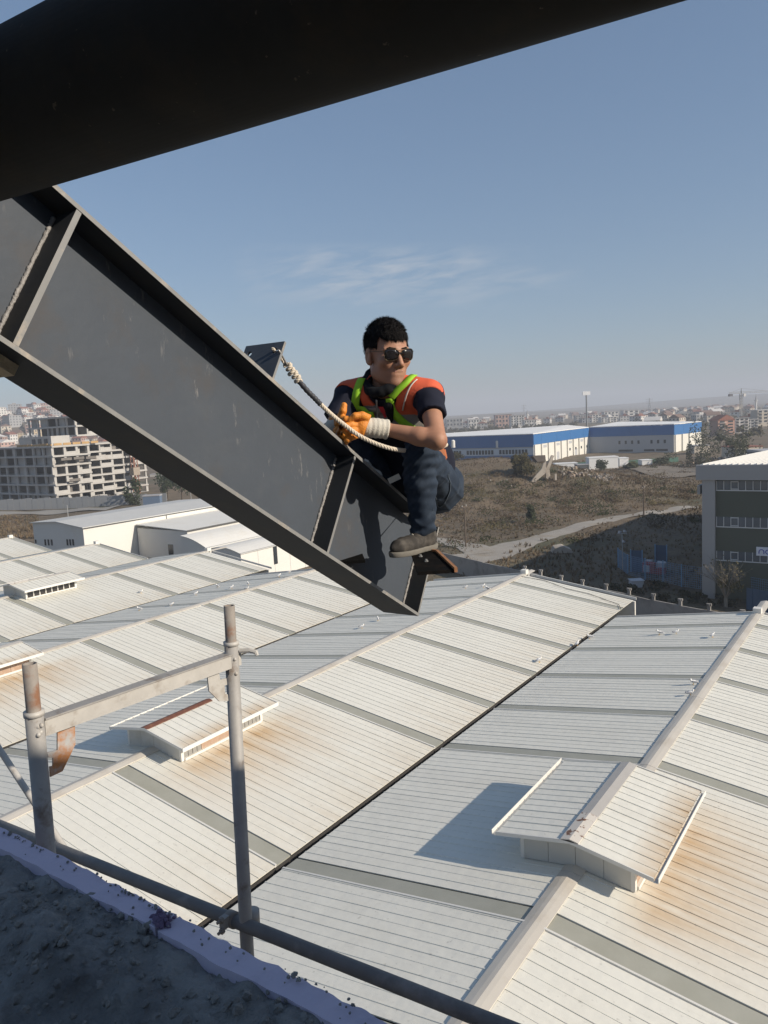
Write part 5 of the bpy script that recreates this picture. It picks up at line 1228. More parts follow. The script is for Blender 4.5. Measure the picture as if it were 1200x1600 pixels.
for (px, py, h, r, lab) in ((285, 782, 9.5, 4.6, 'dark green tree just left of the beam, nearest of three'), (262, 778, 7.0, 3.2, 'smaller dark tree beside the blue-grey site container'), (312, 786, 8.5, 4.4, 'dark bushy tree mostly hidden by the beam flange'), (210, 792, 4.2, 2.6, 'olive bush in front of the unfinished flats'), (366, 815, 5.5, 3.0, 'dark bush behind the far end of the long white building')):
    tree('broadleaf_tree', lab, gz(gp(px, py)), h, r, leafmat('leaf_dark', (0.045, 0.058, 0.030)), 750, .34, .9)
mb = MB(); random.seed(12)
for i in range(170):
    p = gp(random.uniform(150, 215), random.uniform(781, 789)); s = random.uniform(.2, .9); a = random.uniform(0, 3.1)
    mb.cur = random.choice((0, 0, 1, 2)); mb.obox((p.x, p.y, s*.5+random.random()*1.2), (math.cos(a), math.sin(a), 0), (-math.sin(a), math.cos(a), 0), (0, 0, 1), s*1.3, s*.5, s*.4)
tag(mb.build('site_debris', [cdark, cpale, ply]), kind='stuff')
polem = mat('pole_wood', (0.11, 0.085, 0.065), .9); poleg = mat('pole_grey', (0.34, 0.35, 0.35), .6)
def pole_thing(name, label, cat, px, pyt, pyb, m, r=.12, arm=False, group=None):
    P = gp(px, pyb); P.z = ground_z(P.x, P.y); z = topz(P, pyt)
    t = thing(name, label, cat, P, 0, group); mb = MB(); mb.tube([(0, 0, -.3), (0, 0, z-P.z)], [r, r*.75], 8); mb.build('shaft', m, t)
    if arm:
        mb = MB(); mb.box(-.08, .08, -.7, .7, (z-P.z)*.93, (z-P.z)*.93+.12); mb.build('crossarm', m, t)
        for s in (-.6, 0, .6): mb = MB(); mb.tube([(0, s, (z-P.z)*.93+.12), (0, s, (z-P.z)*.93+.35)], .06, 6); mb.build('insulator', cpale, t)
    return t
pole_thing('utility_pole', 'bare wooden pole standing left of the dirt road beside the seated man', 'pole', 728, 788, 857, polem, .13, True)
pole_thing('utility_pole', 'dark wooden pole on the verge where the dirt road runs right', 'pole', 1006, 760, 808, polem, .14, True)
pole_thing('street_pole', 'thin grey pole in front of the long white building', 'pole', 107, 789, 812, poleg, .09)
pole_thing('street_pole', 'thin grey pole by the dark trees left of the beam', 'pole', 299, 757, 784, poleg, .09)

# ------------------------------------------------------------------ blue and white warehouse
ZB = CAMZ-9.3
bl_d = mat('blue_cladding', (0.022, 0.125, 0.33), .55, var=.06, vscale=.2, coords='World')
wl = mat('warehouse_white', (0.66, 0.64, 0.58), .7, var=.06, vscale=.3, coords='World'); wg = mat('warehouse_grey', (0.40, 0.41, 0.42), .7, var=.06, vscale=.3, coords='World')
strm = mat('warehouse_strip', (0.50, 0.55, 0.60), .6)
cor = [gp(x, y, ZB) for x, y in ((590, 687.2), (833, 679), (920, 668.5), (1053, 663.7), (1096, 659.5))]
bw = thing('blue_warehouse', 'long warehouse with deep blue fascia over white walls and window strips', 'warehouse', (cor[1].x, cor[1].y, 0))
def face(a, b, z0, z1, off, m, nm, f0=0.0, f1=1.0, th=.25):
    d = (b-a); d.z = 0; u = d.normalized(); n = Vector((u.y, -u.x, 0)); p, q = a+d*f0+n*off, a+d*f1+n*off
    mb = MB(); mb.prism([(p.x, p.y, z0), (q.x, q.y, z0), (q.x, q.y, z1), (p.x, p.y, z1)], -n*th); kid(bw, mb, nm, m)
fb = [4.4, 3.7, 3.9, 4.0]
segs = list(zip(cor, cor[1:]))
for i, (a, b) in enumerate(segs):
    L = (b-a).length; nn = max(3, int(L/7)); zf = ZB-fb[i]
    for j in range(nn): face(a, b, zf, ZB, .15+.03*(j % 2), bl_d, 'fascia_panel', j/nn, (j+.995)/nn)
    face(a, b, -1.5, zf, 0, wl if i in (1, 3) else wg, 'wall')  # faces turned from the sun get the grey copy, shade put into colour
    if i == 0:
        face(a, b, zf-2.9, zf-.5, .05, strm, 'cladding_strip')
        for f0, f1 in ((.05, .20), (.24, .37), (.41, .57), (.60, .77), (.80, .97)):
            for j in range(9): face(a, b, zf-2.5, zf-.9, .10, dark_glass, 'window_pane', f0+(f1-f0)*j/9, f0+(f1-f0)*(j+.72)/9, .08)
        face(a, b, zf-4.8, zf-3.0, .05, bl_d, 'lower_band')
    if i == 1:
        for j in range(9):
            face(a, b, -1, zf-.02, .5, wl, 'pilaster', j/9+.004, j/9+.022, .5)
            if j % 2 == 1: face(a, b, zf-1.6, zf-.6, .04, wg, 'vent_panel', j/9+.035, j/9+.10, .1)
            if j > 4: face(a, b, zf-4.4, zf-3.4, .04, dark_glass, 'window_pane', j/9+.05, j/9+.075, .1)
            if j % 3 == 0: face(a, b, 0, 3.0, .04, wg, 'door', j/9+.04, j/9+.09, .1)
    if i == 2:
        for j in range(8):
            if j != 4: face(a, b, zf-3.3, zf-1.9, .04, dark_glass, 'window_pane', .36+j*.075, .385+j*.075, .1)
        for f0, f1 in ((.36, .53), (.66, .78), (.80, .93)): face(a, b, zf-6.4, zf-5.6, .04, dark_glass, 'window_pane', f0, f1, .1)
    if i == 3:
        for j in range(4): face(a, b, -1, zf-.02, .5, wl, 'pilaster', j/4+.02, j/4+.12, .5)
back = [gp(700, 668, ZB+1.5), gp(900, 661.5, ZB+1.5)]
far = (cor[2]-cor[1]); far.z = 0; far = far.normalized()
r0 = [cor[0]+far*55, cor[1]+far*40]
mb = MB(); zz = ZB+.12
P0 = [Vector((c.x, c.y, zz)) for c in cor]; Pr = [Vector((P0[0].x+far.x*6, P0[0].y+far.y*6, zz+.35)), gp(886, 664.8, zz+1.2)]
mb.prism([P0[0], P0[1], Pr[1], Pr[0]], (0, 0, .25)); mb.prism([P0[1], P0[2], Pr[1]], (0, 0, .25)); kid(bw, mb, 'roof', mat('warehouse_roof', (0.80, 0.79, 0.76), .5, var=.05, vscale=.1, coords='World'))
mb = MB(); d2 = (P0[4]-P0[3]); mb.prism([P0[2]+Vector((0, 0, .02)), P0[3]+Vector((0, 0, .02)), P0[4]+Vector((0, 0, .02)), P0[2]+d2+Vector((0, 0, 1.2))], (0, 0, .22)); kid(bw, mb, 'roof', MATS['warehouse_roof'])
for px in (708, 777.5, 782.5):
    P = at(px, 693.5, 284); mb = MB(); mb.tube([P-Vector((0, 0, 1.4)), P+Vector((0, 0, 1.1))], .75, 10); mb.tube([P+Vector((0, 0, 1.1)), P+Vector((0, 0, 1.5))], [.75, .3], 10); kid(bw, mb, 'rooftop_tank', wl)
# stored goods in front of it
tarp = mat('white_tarp', (0.72, 0.72, 0.71), .6, var=.08, vscale=.6, coords='World'); greenm = mat('green_mesh_fence', (0.07, 0.16, 0.12), .8, var=.2, vscale=.4, coords='World')
for j, (a, b, yb, yt, dd, lab) in enumerate(((918, 963, 725, 706, 236, 'long white tarpaulin-covered stack in front of the blue warehouse'), (866, 900, 723, 711, 245, 'low pale covered stack left of the long white one'), (1000, 1016, 721, 713, 246, 'small white box trailer before the grey warehouse wall'), (965, 979, 721, 707, 242, 'upright white box at the end of the long covered stack'), (900, 917, 728, 716, 235, 'dark skip beside the long covered stack'))):
    box_shed('covered_stack' if j < 2 else 'box_trailer' if j == 2 else 'storage_box' if j == 3 else 'skip', lab, 'goods' if j < 2 else 'box', a, b, yb, yt, dd, tarp if j != 4 else mat('skip_dark', (0.08, 0.09, 0.10), .7), tarp if j != 4 else greyroof, 4)
gf = thing('green_fence', 'low green mesh fence along the front of the blue warehouse', 'fence', gp(960, 730)); a, b = gp(880, 731), gp(1060, 720)
for i in range(14):
    p, q = a.lerp(b, i/14), a.lerp(b, (i+.97)/14); p = gz(p); q = gz(q); mb = MB(); mb.prism([p, q, q+Vector((.05, .1, 0)), p+Vector((.05, .1, 0))], (0, 0, 1.7)); kid(gf, mb, 'fence_panel', greenm)
# ------------------------------------------------------------------ the field: bush, broken slabs, rubble, rock, scrub
def on_ground(px, py):
    d = ray(px, py); t0 = 40.0
    while t0 < 900:
        p = CAM+d*t0
        if p.z <= ground_z(p.x, p.y): return gz(p)
        t0 += 0.4
    return gp(px, py)
random.seed(31)
b0 = on_ground(815, 744); sc_ = (b0-CAM).dot(FW)/F_PX
t = thing('round_bush', 'big round olive bush on top of the dry grass mound', 'bush', b0)
mb = MB(); leaf_cloud(mb, (0, 0, 17*sc_), 20*sc_, 4200, .26, .92, 22); mb.build('crown', leafmat('leaf_olive', (0.068, 0.060, 0.028)), t); mb = MB(); mb.tube([(0, 0, -.3), (0, 0, 14*sc_)], [.25, .1], 7); mb.build('trunk', bark, t)
for (px, py, w, hh, lab, c) in ((938, 737, 26, 21, 'dark green bush in front of the long covered stack', (0.05, 0.06, 0.035)), (1040, 727, 44, 18, 'dark green hedge bush before the second blue wall', (0.05, 0.058, 0.034)), (830, 815, 17, 28, 'scraggy green shrub alone in the brown scrub', (0.055, 0.062, 0.034)), (985, 732, 26, 12, 'low olive bush right of the covered stack', (0.07, 0.075, 0.04)), (705, 720, 40, 16, 'low dark scrub bush right behind the man', (0.06, 0.058, 0.038))):
    P = on_ground(px, py); s = (P-CAM).dot(FW)/F_PX; t = thing('bush', lab, 'bush', P)
    mb = MB(); leaf_cloud(mb, (0, 0, hh*s*.48), w*s*.5, 900, .26, hh/w, 10); mb.build('crown', leafmat('leaf_'+lab.split()[0]+str(px), c), t); mb = MB(); mb.tube([(0, 0, -.3), (0, 0, hh*s*.6)], .08, 5); mb.build('trunk', bark, t)
slabm = mat('old_concrete', (0.42, 0.37, 0.31), .95, var=.2, vscale=.6, coords='World', col2=(0.26, 0.22, 0.18), c2scale=.5)
bs_ = thing('broken_slabs', 'broken pale concrete slabs jutting out of the mound right of the bush', 'concrete ruin', on_ground(850, 752))
def slab_px(pts, dep, th, nm='slab', m=slabm):
    P = [at(x, y, dep) for x, y in pts]; mb = MB(); mb.prism(P, FW*th); kid(bs_, mb, nm, m)
dS = (Vector(bs_.location)-CAM).dot(FW)
slab_px([(826, 758), (832, 757), (854, 738), (853, 721), (849, 724), (846, 733), (836, 744)], dS, .8)
slab_px([(853, 748), (857, 748), (858, 735), (866, 712), (862, 711), (853, 734)], dS+.5, .8); slab_px([(852, 721), (857, 720), (860, 746), (854, 747)], dS+.9, .7)
slab_px([(867, 752), (870, 752), (870, 740), (867, 740)], dS, .6); slab_px([(832, 712), (852, 711), (853, 720), (840, 722)], dS+4, 3.0, 'slab', mat('ruin_dark', (0.13, 0.11, 0.095), .95, var=.3, vscale=.5))
def rubble(name, pts, n, smin, smax, mats, kind='stuff'):
    mb = MB()
    for i in range(n):
        px, py = random.uniform(pts[0], pts[1]), random.uniform(pts[2], pts[3])
        if ((px-(pts[0]+pts[1])/2)/((pts[1]-pts[0])/2))**2+((py-(pts[2]+pts[3])/2)/((pts[3]-pts[2])/2))**2 > 1: continue
        P = on_ground(px, py); s = random.uniform(smin, smax); mb.cur = random.randrange(len(mats))
        q = [Vector([random.uniform(-1, 1) for _ in range(3)]).normalized()*s+P+Vector((0, 0, s*.4)) for _ in range(6)]
        mb.add(q, [(0, 1, 2), (0, 2, 3), (0, 3, 4), (0, 4, 1), (5, 2, 1), (5, 3, 2), (5, 4, 3), (5, 1, 4)])
    tag(mb.build(name, mats), kind=kind)
rubm = [mat('rubble_pale', (0.30, 0.27, 0.235), .95), mat('rubble_brown', (0.27, 0.21, 0.16), .95)]
rubble('rubble_heap', (924, 966, 741, 752), 260, .2, .5, rubm); rubble('rubble', (868, 930, 728, 748), 90, .2, .7, rubm); rubble('rubble', (1050, 1090, 722, 732), 60, .2, .5, rubm); rubble('rubble', (1110, 1180, 716, 724), 120, .3, 1.0, rubm); rubble('rubble', (700, 890, 735, 775), 60, .12, .35, rubm)
P = on_ground(879, 866); mb = MB(); mb.prism([P+RT*x+Vector((0, 0, z)) for x, z in ((-1.35, .1), (-1.0, .8), (.1, 1.05), (1.3, .55), (1.5, .1))], _fw*1.6+Vector((0, 0, .3)))
tag(mb.build('pale_rock', slabm), 'pale slab-like rock at the edge of the building shadow', 'rock')
# dry scrub: tufts over the whole field (nobody could count them)
mb_vs = []; mb_fs = []; mi = []
tri = 0
def tuft(P, h, n, spread):
    for k in range(n):
        a = random.uniform(0, 6.283); l = Vector((math.cos(a)*spread*random.uniform(.3, 1), math.sin(a)*spread*random.uniform(.3, 1), h*random.uniform(.6, 1.1)))
        w = Vector((-math.sin(a), math.cos(a), 0))*h*.13; i = len(mb_vs); mb_vs.extend([P-w, P+w, P+l]); mb_fs.append((i, i+1, i+2))
    m = hsh(P.x*.3+3, P.y*.3)+random.gauss(0, .35); c = 0 if m > .35 else 1 if m > -.3 else 2 if m > -.75 else 3
    mi.extend([c]*n)
rd = [gp(x, y) for x, y in ((640, 893), (765, 868), (812, 851), (860, 837), (930, 820), (1010, 803), (1090, 788), (1200, 776))]
def road_d(x, y):
    best = 1e9; p = Vector((x, y))
    for a, b in zip(rd, rd[1:]):
        a2, b2 = Vector((a.x, a.y)), Vector((b.x, b.y)); d = b2-a2; t = max(0, min(1, (p-a2).dot(d)/d.dot(d))); best = min(best, (p-a2-d*t).length)
    return best
cnt = 0
while cnt < 26500:
    x = random.uniform(-150, 10); y = random.uniform(72, 262)
    if y < 88-.35*(x+40) and x > -75 and y < 80: continue
    q = pix((x, y, 0)); 
    if q[0] < 560 or q[0] > 1240 or q[1] < 716: continue
    if road_d(x, y) < 3.4 and hsh(x*2, y*2) < .6: continue
    P = gz((x, y)); tuft(P, random.uniform(.15, .5)*(1+.6*max(0, hsh(x*.25, y*.25))), 6, .5); cnt += 1
# bramble thickets: darker leafy lumps
for k in range(190):
    px, py = random.uniform(690, 1095), random.choice((random.gauss(800, 22), random.gauss(775, 18), random.uniform(735, 850)))
    if py > 868-.12*(px-760) or py < 722: continue
    P = on_ground(px, py)
    if road_d(P.x, P.y) < 4.5: continue
    r = random.uniform(.7, 2.3); c = random.choice((2, 3, 3, 4))
    for j in range(70):
        d = Vector((random.gauss(0, 1), random.gauss(0, 1), random.gauss(0, 1))).normalized(); d = Vector((d.x*r*1.6, d.y*r*1.6, abs(d.z)*r*.75))*random.random()**.5; a = Vector((random.gauss(0, 1), random.gauss(0, 1), random.gauss(0, 1))).normalized()*.22; b = a.orthogonal()*.8; i = len(mb_vs); p = P+d
        mb_vs.extend([p+a, p+b, p-a]); mb_fs.append((i, i+1, i+2)); mi.append(c)
for k in range(900):
    px, py = random.uniform(-20, 60), random.uniform(806, 842); P = on_ground(px, py); tuft(P, random.uniform(.3, .8), 6, .5)
me = bpy.data.meshes.new('dry_grass'); me.from_pydata([tuple(v) for v in mb_vs], [], mb_fs); me.update()
for nm, c in (('straw', (0.20, 0.15, 0.09)), ('dry_brown', (0.15, 0.108, 0.068)), ('dull_olive', (0.115, 0.096, 0.052)), ('bramble_brown', (0.095, 0.072, 0.048)), ('bramble_green', (0.050, 0.056, 0.030))): me.materials.append(mat(nm, c, .95, spec=.1))
me.polygons.foreach_set('material_index', mi); tag(link('dry_grass', me), kind='stuff')

# ------------------------------------------------------------------ yard wall behind the halls
wallm = mat('yard_wall_concrete', (0.30, 0.285, 0.265), .9, var=.15, vscale=.8, coords='World', col2=(0.19, 0.18, 0.165), c2scale=.6)
tops = [(640, 852), (690, 863), (756, 878), (820, 892), (845, 898), (877, 907), (910, 914), (947, 921), (983, 928), (1021, 937), (1063, 945), (1108, 953), (1160, 963), (1230, 977)]
WP = [gp(x, y, 2.3) for x, y in tops]
yw = thing('yard_wall', 'grey concrete yard wall behind the halls with short capped posts', 'wall', (WP[5].x, WP[5].y, 0))
for i, (a, b) in enumerate(zip(WP, WP[1:])):
    d = (b-a); d.z = 0; n = d.normalized().cross(Vector((0, 0, 1)))*.16; mb = MB(); a0 = Vector((a.x, a.y, 0)); b0_ = Vector((b.x, b.y, 0)); mb.prism([a0+d*.004, b0_-d*.004, b0_-d*.004+n, a0+d*.004+n], (0, 0, 2.25+.04*(i % 2))); kid(yw, mb, 'wall_panel', wallm)
for i, p in enumerate(WP[3:-1]):
    mb = MB(); mb.box(p.x-.13, p.x+.13, p.y-.13, p.y+.13, 0, 2.65); kid(yw, mb, 'post', wallm); mb = MB(); mb.box(p.x-.2, p.x+.2, p.y-.09, p.y+.09, 2.66, 2.86); mb.box(p.x-.08, p.x+.08, p.y-.18, p.y+.18, 2.67, 2.84); kid(yw, mb, 'post_cap', wallm)

# ------------------------------------------------------------------ dark green office block at the right
fas = mat('office_grey', (0.36, 0.35, 0.34), .7, var=.05, vscale=.4, coords='World'); grn = mat('office_green', (0.085, 0.095, 0.072), .7, var=.07, vscale=.3, coords='World')
og = mat('office_glass', (0.10, 0.12, 0.14), .12, var=.3, vscale=.6, coords='World'); ofr = mat('office_frame', (0.62, 0.62, 0.61), .5)
D0 = 76.0; c0_ = at(1087, 727, D0); e1 = Vector((1, 0, 0)); e2 = Vector((0, 1, 0)); zt = c0_.z
ob = thing('office_block', 'dark green three-storey office block with strips of white-framed windows', 'building', (c0_.x, c0_.y, 0))
def opt(s, dpt, z): return Vector((c0_.x, c0_.y, 0))+e1*s+e2*dpt+Vector((0, 0, z))
def obx(s0, s1, d0, d1, z0, z1, nm, m):
    mb = MB(); mb.obox(opt((s0+s1)/2, (d0+d1)/2, (z0+z1)/2), e1, e2, Vector((0, 0, 1)), (s1-s0)/2, (d1-d0)/2, (z1-z0)/2); kid(ob, mb, nm, m)
LS, LD = 26.0, 62.0
obx(.62, LS, .6, LD, 0, zt-2.4, 'wall', grn); obx(.62, LS, .6, 3, zt-2.399, zt-.4, 'wall', grn)
zf = topz(opt(0, 0, 0), 750)
obx(0, LS+.3, 0, .6, zf, zt, 'fascia', fas); obx(0, .29, .605, LD, zf-1.5, zt-2.1, 'fascia', fas); obx(.55, 1.75, .2, .595, 0, zf-.004, 'corner_pilaster', fas)
def zpy(py, s=2.6): return topz(opt(s, .6, 0), py)
for (ya, yb) in ((751.5, 764.5), (807.5, 821.5), (861, 874)):
    z1, z0 = zpy(ya), zpy(yb); obx(1.8, LS-.2, .52, .596, z0-.16, z0-.06, 'window_sill', ofr)
    s = 1.85; i = 0
    while s < LS-.9:
        obx(s+.05, s+.62, .545, .598, z0, z1, 'window_pane', og); obx(s-.025, s+.035, .50, .596, z0-.05, z1, 'mullion', ofr)
        if i in (2, 7, 11): obx(s+.05, s+.62, .50, .543, z1-.10, z1-.02, 'casement_rail', ofr); obx(s+.05, s+.62, .50, .543, z0, z0+.08, 'casement_rail', ofr)
        s += .66; i += 1
# low mono-pitch white roof, standing seams up the slope
mb = MB(); A_ = opt(.3, .3, zt+.02); B_ = opt(LS, .3, zt+.02); Cc = opt(LS, LD, zt-2.0); Dd = opt(.3, LD, zt-2.0); mb.prism([A_, B_, Cc, Dd], (0, 0, -.15)); kid(ob, mb, 'roof', mat('office_roof', (0.62, 0.61, 0.58), .5))
for i in range(int(LS/.55)):
    f = (i+.5)*.55/LS; p, q = A_.lerp(B_, f), Dd.lerp(Cc, f); d = (q-p).normalized(); up_ = e1.cross(d); up_ = up_ if up_.z > 0 else -up_; mb = MB(); mb.obox((p+q)/2+up_*.05, d, e1, up_, (q-p).length/2, .05, .05); kid(ob, mb, 'roof_rib', MATS['office_roof'])
# sign over the door
P_ = opt(0, 0, 0); ss = None
for i in range(400):
    s = i*.05; q = pix(opt(s, .2, zpy(860)))
    if q[0] > 1181: ss = s; break
zs1, zs0 = topz(opt(ss, .2, 0), 855), topz(opt(ss, .2, 0), 868.5)
sg = thing('wall_sign', 'white sign board with blue lettering on the dark green office wall', 'sign', opt(ss+1.6, .4, zs0)); mb = MB(); mb.obox(opt(ss+1.6, .42, (zs0+zs1)/2), e1, e2, Vector((0, 0, 1)), 1.6, .06, (zs1-zs0)/2); kid(sg, mb, 'board', mat('sign_white', (0.72, 0.73, 0.78), .5))
lm = mat('sign_blue', (0.10, 0.12, 0.42), .6); zc = (zs0+zs1)/2; rr_ = (zs1-zs0)*.2
def stroke(pts): 
    mb = MB(); mb.tube([opt(ss+.2+a, .34, zc+b) for a, b in pts], .045, 5); kid(sg, mb, 'letter', lm)
arc_ = lambda cx, r, a0_, a1_, n=9: [(cx+r*math.cos(R_(a0_+(a1_-a0_)*i/n)), -.02+r*math.sin(R_(a0_+(a1_-a0_)*i/n))) for i in range(n+1)]
stroke([(.05, -.22), (.05, 0)]+arc_(.27, .21, 180, 0)+[(.48, -.22)]); stroke(arc_(.84, .21, 0, 360)); stroke(arc_(1.33, .21, 40, 320))
# shaded forecourt, blue fence, gate, camera mast, bare tree
bluef = mat('blue_fence_paint', (0.16, 0.30, 0.46), .5, var=.1, vscale=.5); bluem = mat('blue_fence_sheet', (0.05, 0.10, 0.17), .6, var=.15, vscale=.4, coords='World')
fpts = [gp(966, 887), gp(981, 899), gp(1008, 906), gp(1036, 910), gp(1065, 917), gp(1098, 922), gp(1133, 930), gp(1168, 938), gp(1226, 950)]
fence = thing('blue_fence', 'blue wire-mesh fence with pale posts before the office block', 'fence', fpts[3])
for i, p in enumerate(fpts):
    p.z = 0; mb = MB(); mb.box(p.x-.06, p.x+.06, p.y-.06, p.y+.06, 0, 2.5); kid(fence, mb, 'post', bluef)
for i, (a, b) in enumerate(zip(fpts, fpts[1:])):
    mb = MB(); d = b-a; n = int(d.length/.22); 
    for k in range(1, n): p = a+d*(k/n); mb.box(p.x-.012, p.x+.012, p.y-.012, p.y+.012, .1, 2.4)
    for z in [.1+.23*j for j in range(11)]: mb.tube([a+Vector((0, 0, z)), b+Vector((0, 0, z))], .014, 4, cap=False)
    kid(fence, mb, 'mesh_panel', bluef)
fence2 = thing('blue_screen', 'tall blue sheet screens standing in the shaded yard', 'screen', gp(1000, 885))
for (a, b, yb, h) in ((986, 1004, 893, 2.6), (1024, 1042, 884, 2.6)):
    p, q = gp(a, yb), gp(b, yb+1); mb = MB(); mb.prism([p, q, q+Vector((.03, .06, 0)), p+Vector((.03, .06, 0))], (0, 0, h)); kid(fence2, mb, 'screen_sheet', bluem)
    for r in (p, q): mb = MB(); mb.box(r.x-.06, r.x+.06, r.y-.1, r.y+.02, 0, h+.1); kid(fence2, mb, 'screen_post', bluef)
p, q = gp(1166, 952), gp(1250, 968); mb = MB(); gt = thing('blue_gate', 'solid blue sheet gate at the right edge beyond the yard wall', 'gate', p)
for i in range(8): a, b = p.lerp(q, i/8), p.lerp(q, (i+.96)/8); mb = MB(); mb.prism([a, b, b+Vector((.04, .04, 0)), a+Vector((.04, .04, 0))], (0, 0, 2.1+.03*(i % 2))); kid(gt, mb, 'gate_sheet', bluem)
redm = mat('red_goods', (0.33, 0.07, 0.06), .8, var=.3, vscale=2); whm = mat('pale_goods', (0.5, 0.5, 0.52), .8)
mb_t = thing('stacked_crates', 'heap of red and white crates behind the blue fence', 'crates', gp(1022, 896)); random.seed(4)
for i in range(14):
    p = gp(random.uniform(1010, 1036), random.uniform(892, 899)); mb = MB(); s = random.uniform(.3, .5); mb.box(p.x-s, p.x+s, p.y-s, p.y+s, .02*i, .55+.9*random.random()); kid(mb_t, mb, 'crate', redm if i % 3 else whm)
box_shed('white_pallet', 'pale covered pallet just inside the blue fence', 'pallet', 985, 1003, 903, 892, 84, whm, whm, 1.2)
P = gp(973, 893); P.z = 0; cm_ = thing('camera_mast', 'thin mast carrying two white security cameras beside the fence', 'mast', P); zt_ = topz(P, 833)
mb = MB(); mb.tube([(0, 0, 0), (0, 0, zt_)], .06, 8); mb.build('shaft', poleg, cm_)
mb = MB(); mb.box(-.55, .55, -.04, .04, zt_-.1, zt_); mb.build('crossarm', poleg, cm_)
for dx, dz in ((.35, .25), (-.25, .12), (.18, -1.0)):
    mb = MB(); mb.obox((dx, -.1, zt_+dz), (1, 0, 0), (0, .96, -.28), (0, .28, .96), .12, .28, .13); mb.build('camera_housing', whm, cm_)
def bare_tree(P, h):
    t = thing('bare_tree', 'nearly leafless tree with pale twigs in front of the office block', 'tree', P); mb = MB(); tips = []
    def br(p, d, l, r, lev):
        q = p+d*l*.5+Vector((random.uniform(-.05, .05)*l, random.uniform(-.05, .05)*l, 0)); e = p+d*l; mb.tube([p, q, e], [r, r*.8, r*.55], 5, cap=False)
        if lev == 0: tips.append(e); return
        for k in range(random.choice((3, 3, 4))):
            nd = (d+Vector((random.gauss(0, .42), random.gauss(0, .42), random.gauss(.10, .25)))).normalized(); br(p+d*l*random.uniform(.55, 1), nd, l*random.uniform(.6, .85), r*.55, lev-1)
    mb.tube([(0, 0, -.2), (0, 0, h*.18)], [.2, .16], 8)
    for k in range(7): a = k*.9+random.uniform(-.2, .2); br(Vector((0, 0, h*.15)), Vector((math.cos(a)*.5, math.sin(a)*.5, 1)).normalized(), h*.34, .075, 3)
    mb.build('branches', mat('pale_twig', (0.23, 0.205, 0.17), .9), t)
    mb = MB(); leaf_cloud(mb, (.3, -.2, h*.38), h*.24, 320, .11, 1.1, 8)
    for e in random.sample(tips, min(len(tips), 160)): leaf_cloud(mb, e, .2, 1, .09, 1, 2)
    mb.build('leaves', leafmat('leaf_yellowing', (0.13, 0.11, 0.05)), t)
random.seed(8); bare_tree(gp(1134, 948), topz(gp(1134, 948), 862))
random.seed(14); mbx = MB()
for i in range(60):
    P = gp(random.uniform(960, 1210), 0) if False else gp(random.uniform(955, 1215), random.uniform(915, 950))
    if pix(P)[1] < 905+.17*(pix(P)[0]-960): continue
    leaf_cloud(mbx, (P.x, P.y, .35), random.uniform(.5, 1.1), 60, .16, .6, 4)
tag(mbx.build('undergrowth', leafmat('leaf_undergrowth', (0.045, 0.048, 0.030))), kind='stuff')

# ------------------------------------------------------------------ the town
random.seed(40)
hw = [mat('house_'+n, c, .85, var=.1, vscale=.2, coords='World') for n, c in (('white', (0.60, 0.58, 0.55)), ('cream', (0.52, 0.46, 0.38)), ('pinkish', (0.45, 0.30, 0.25)), ('greyish', (0.33, 0.33, 0.33)), ('ochre', (0.45, 0.36, 0.24)))]
hr = [mat('tile_roof_'+n, c, .85, var=.2, vscale=.3, coords='World') for n, c in (('red', (0.22, 0.085, 0.055)), ('brown', (0.16, 0.10, 0.075)), ('grey', (0.30, 0.29, 0.28)), ('pale', (0.55, 0.53, 0.50)))]
def house_mesh(w, d, h, gab, wm, rm, storeys):
    mb = MB(); mb.box(-w/2, w/2, -d/2, d/2, -4, h); mb.cur = 1
    if gab: 
        mb.prism([(-w/2-.3, -d/2-.3, h+.01), (w/2+.3, -d/2-.3, h+.01), (0, -d/2-.3, h+gab)], (0, d+.6, 0))
    else: mb.box(-w/2-.2, w/2+.2, -d/2-.2, d/2+.2, h+.01, h+.5); mb.box(-w*.2, w*.1, -d*.2, d*.1, h+.5, h+2.2)
    mb.cur = 2
    for s in range(storeys):
        z = h*(s+.35)/storeys; n = max(2, int(w/3)); m_ = max(2, int(d/3))
        for i in range(n):
            x = -w/2+w*(i+.5)/n
            for sy in (-1, 1): mb.box(x-.65, x+.65, sy*d/2, sy*(d/2+.06), z, z+1.4)
        for i in range(m_):
            y = -d/2+d*(i+.5)/m_
            for sx in (-1, 1): mb.box(sx*w/2, sx*(w/2+.06), y-.65, y+.65, z, z+1.4)
    return mb.mesh('house', [wm, rm, dark_glass])
VAR = []; LOOK = {}; STO = []
for i in range(12):
    st = (2, 2, 3, 2, 3, 2, 2, 3, 2, 2, 3, 2)[i]; STO.append(st); gb_ = random.choice((2.2, 2.6, 3.0, 0)); ri = (0, 1, 0, 3, 2, 0, 1, 3)[i % 8]; VAR.append(house_mesh(random.uniform(9, 14), random.uniform(8, 12), st*3.0, gb_, hw[i % 5], hr[ri], st)); LOOK[VAR[-1].name] = ('white', 'cream', 'pinkish', 'greyish', 'ochre')[i % 5]+(' house with a ' if gb_ else ' flat-topped house with a ')+('red', 'brown', 'grey', 'pale')[ri]+' roof'
LOWV = [v for v, s_ in zip(VAR, STO) if s_ == 2]
TALL = [house_mesh(16, 14, s*3.0, 0 if s != 6 else 3, hw[j % 5], hr[(2, 3, 0)[j % 3]], s) for j, s in enumerate((4, 4, 5, 4))]
for j, me_t in enumerate(TALL): LOOK[me_t.name] = ('tall white', 'tall cream', 'tallest pinkish', 'tall greyish')[j]+' block of flats'
def put_house(me, P, lab, grp):
    lab = LOOK[me.name]+' '+lab; o = link('house', me); o.location = P; o.rotation_euler = (0, 0, random.uniform(0, 6.28)); tag(o, lab, 'house', grp)
placed = []
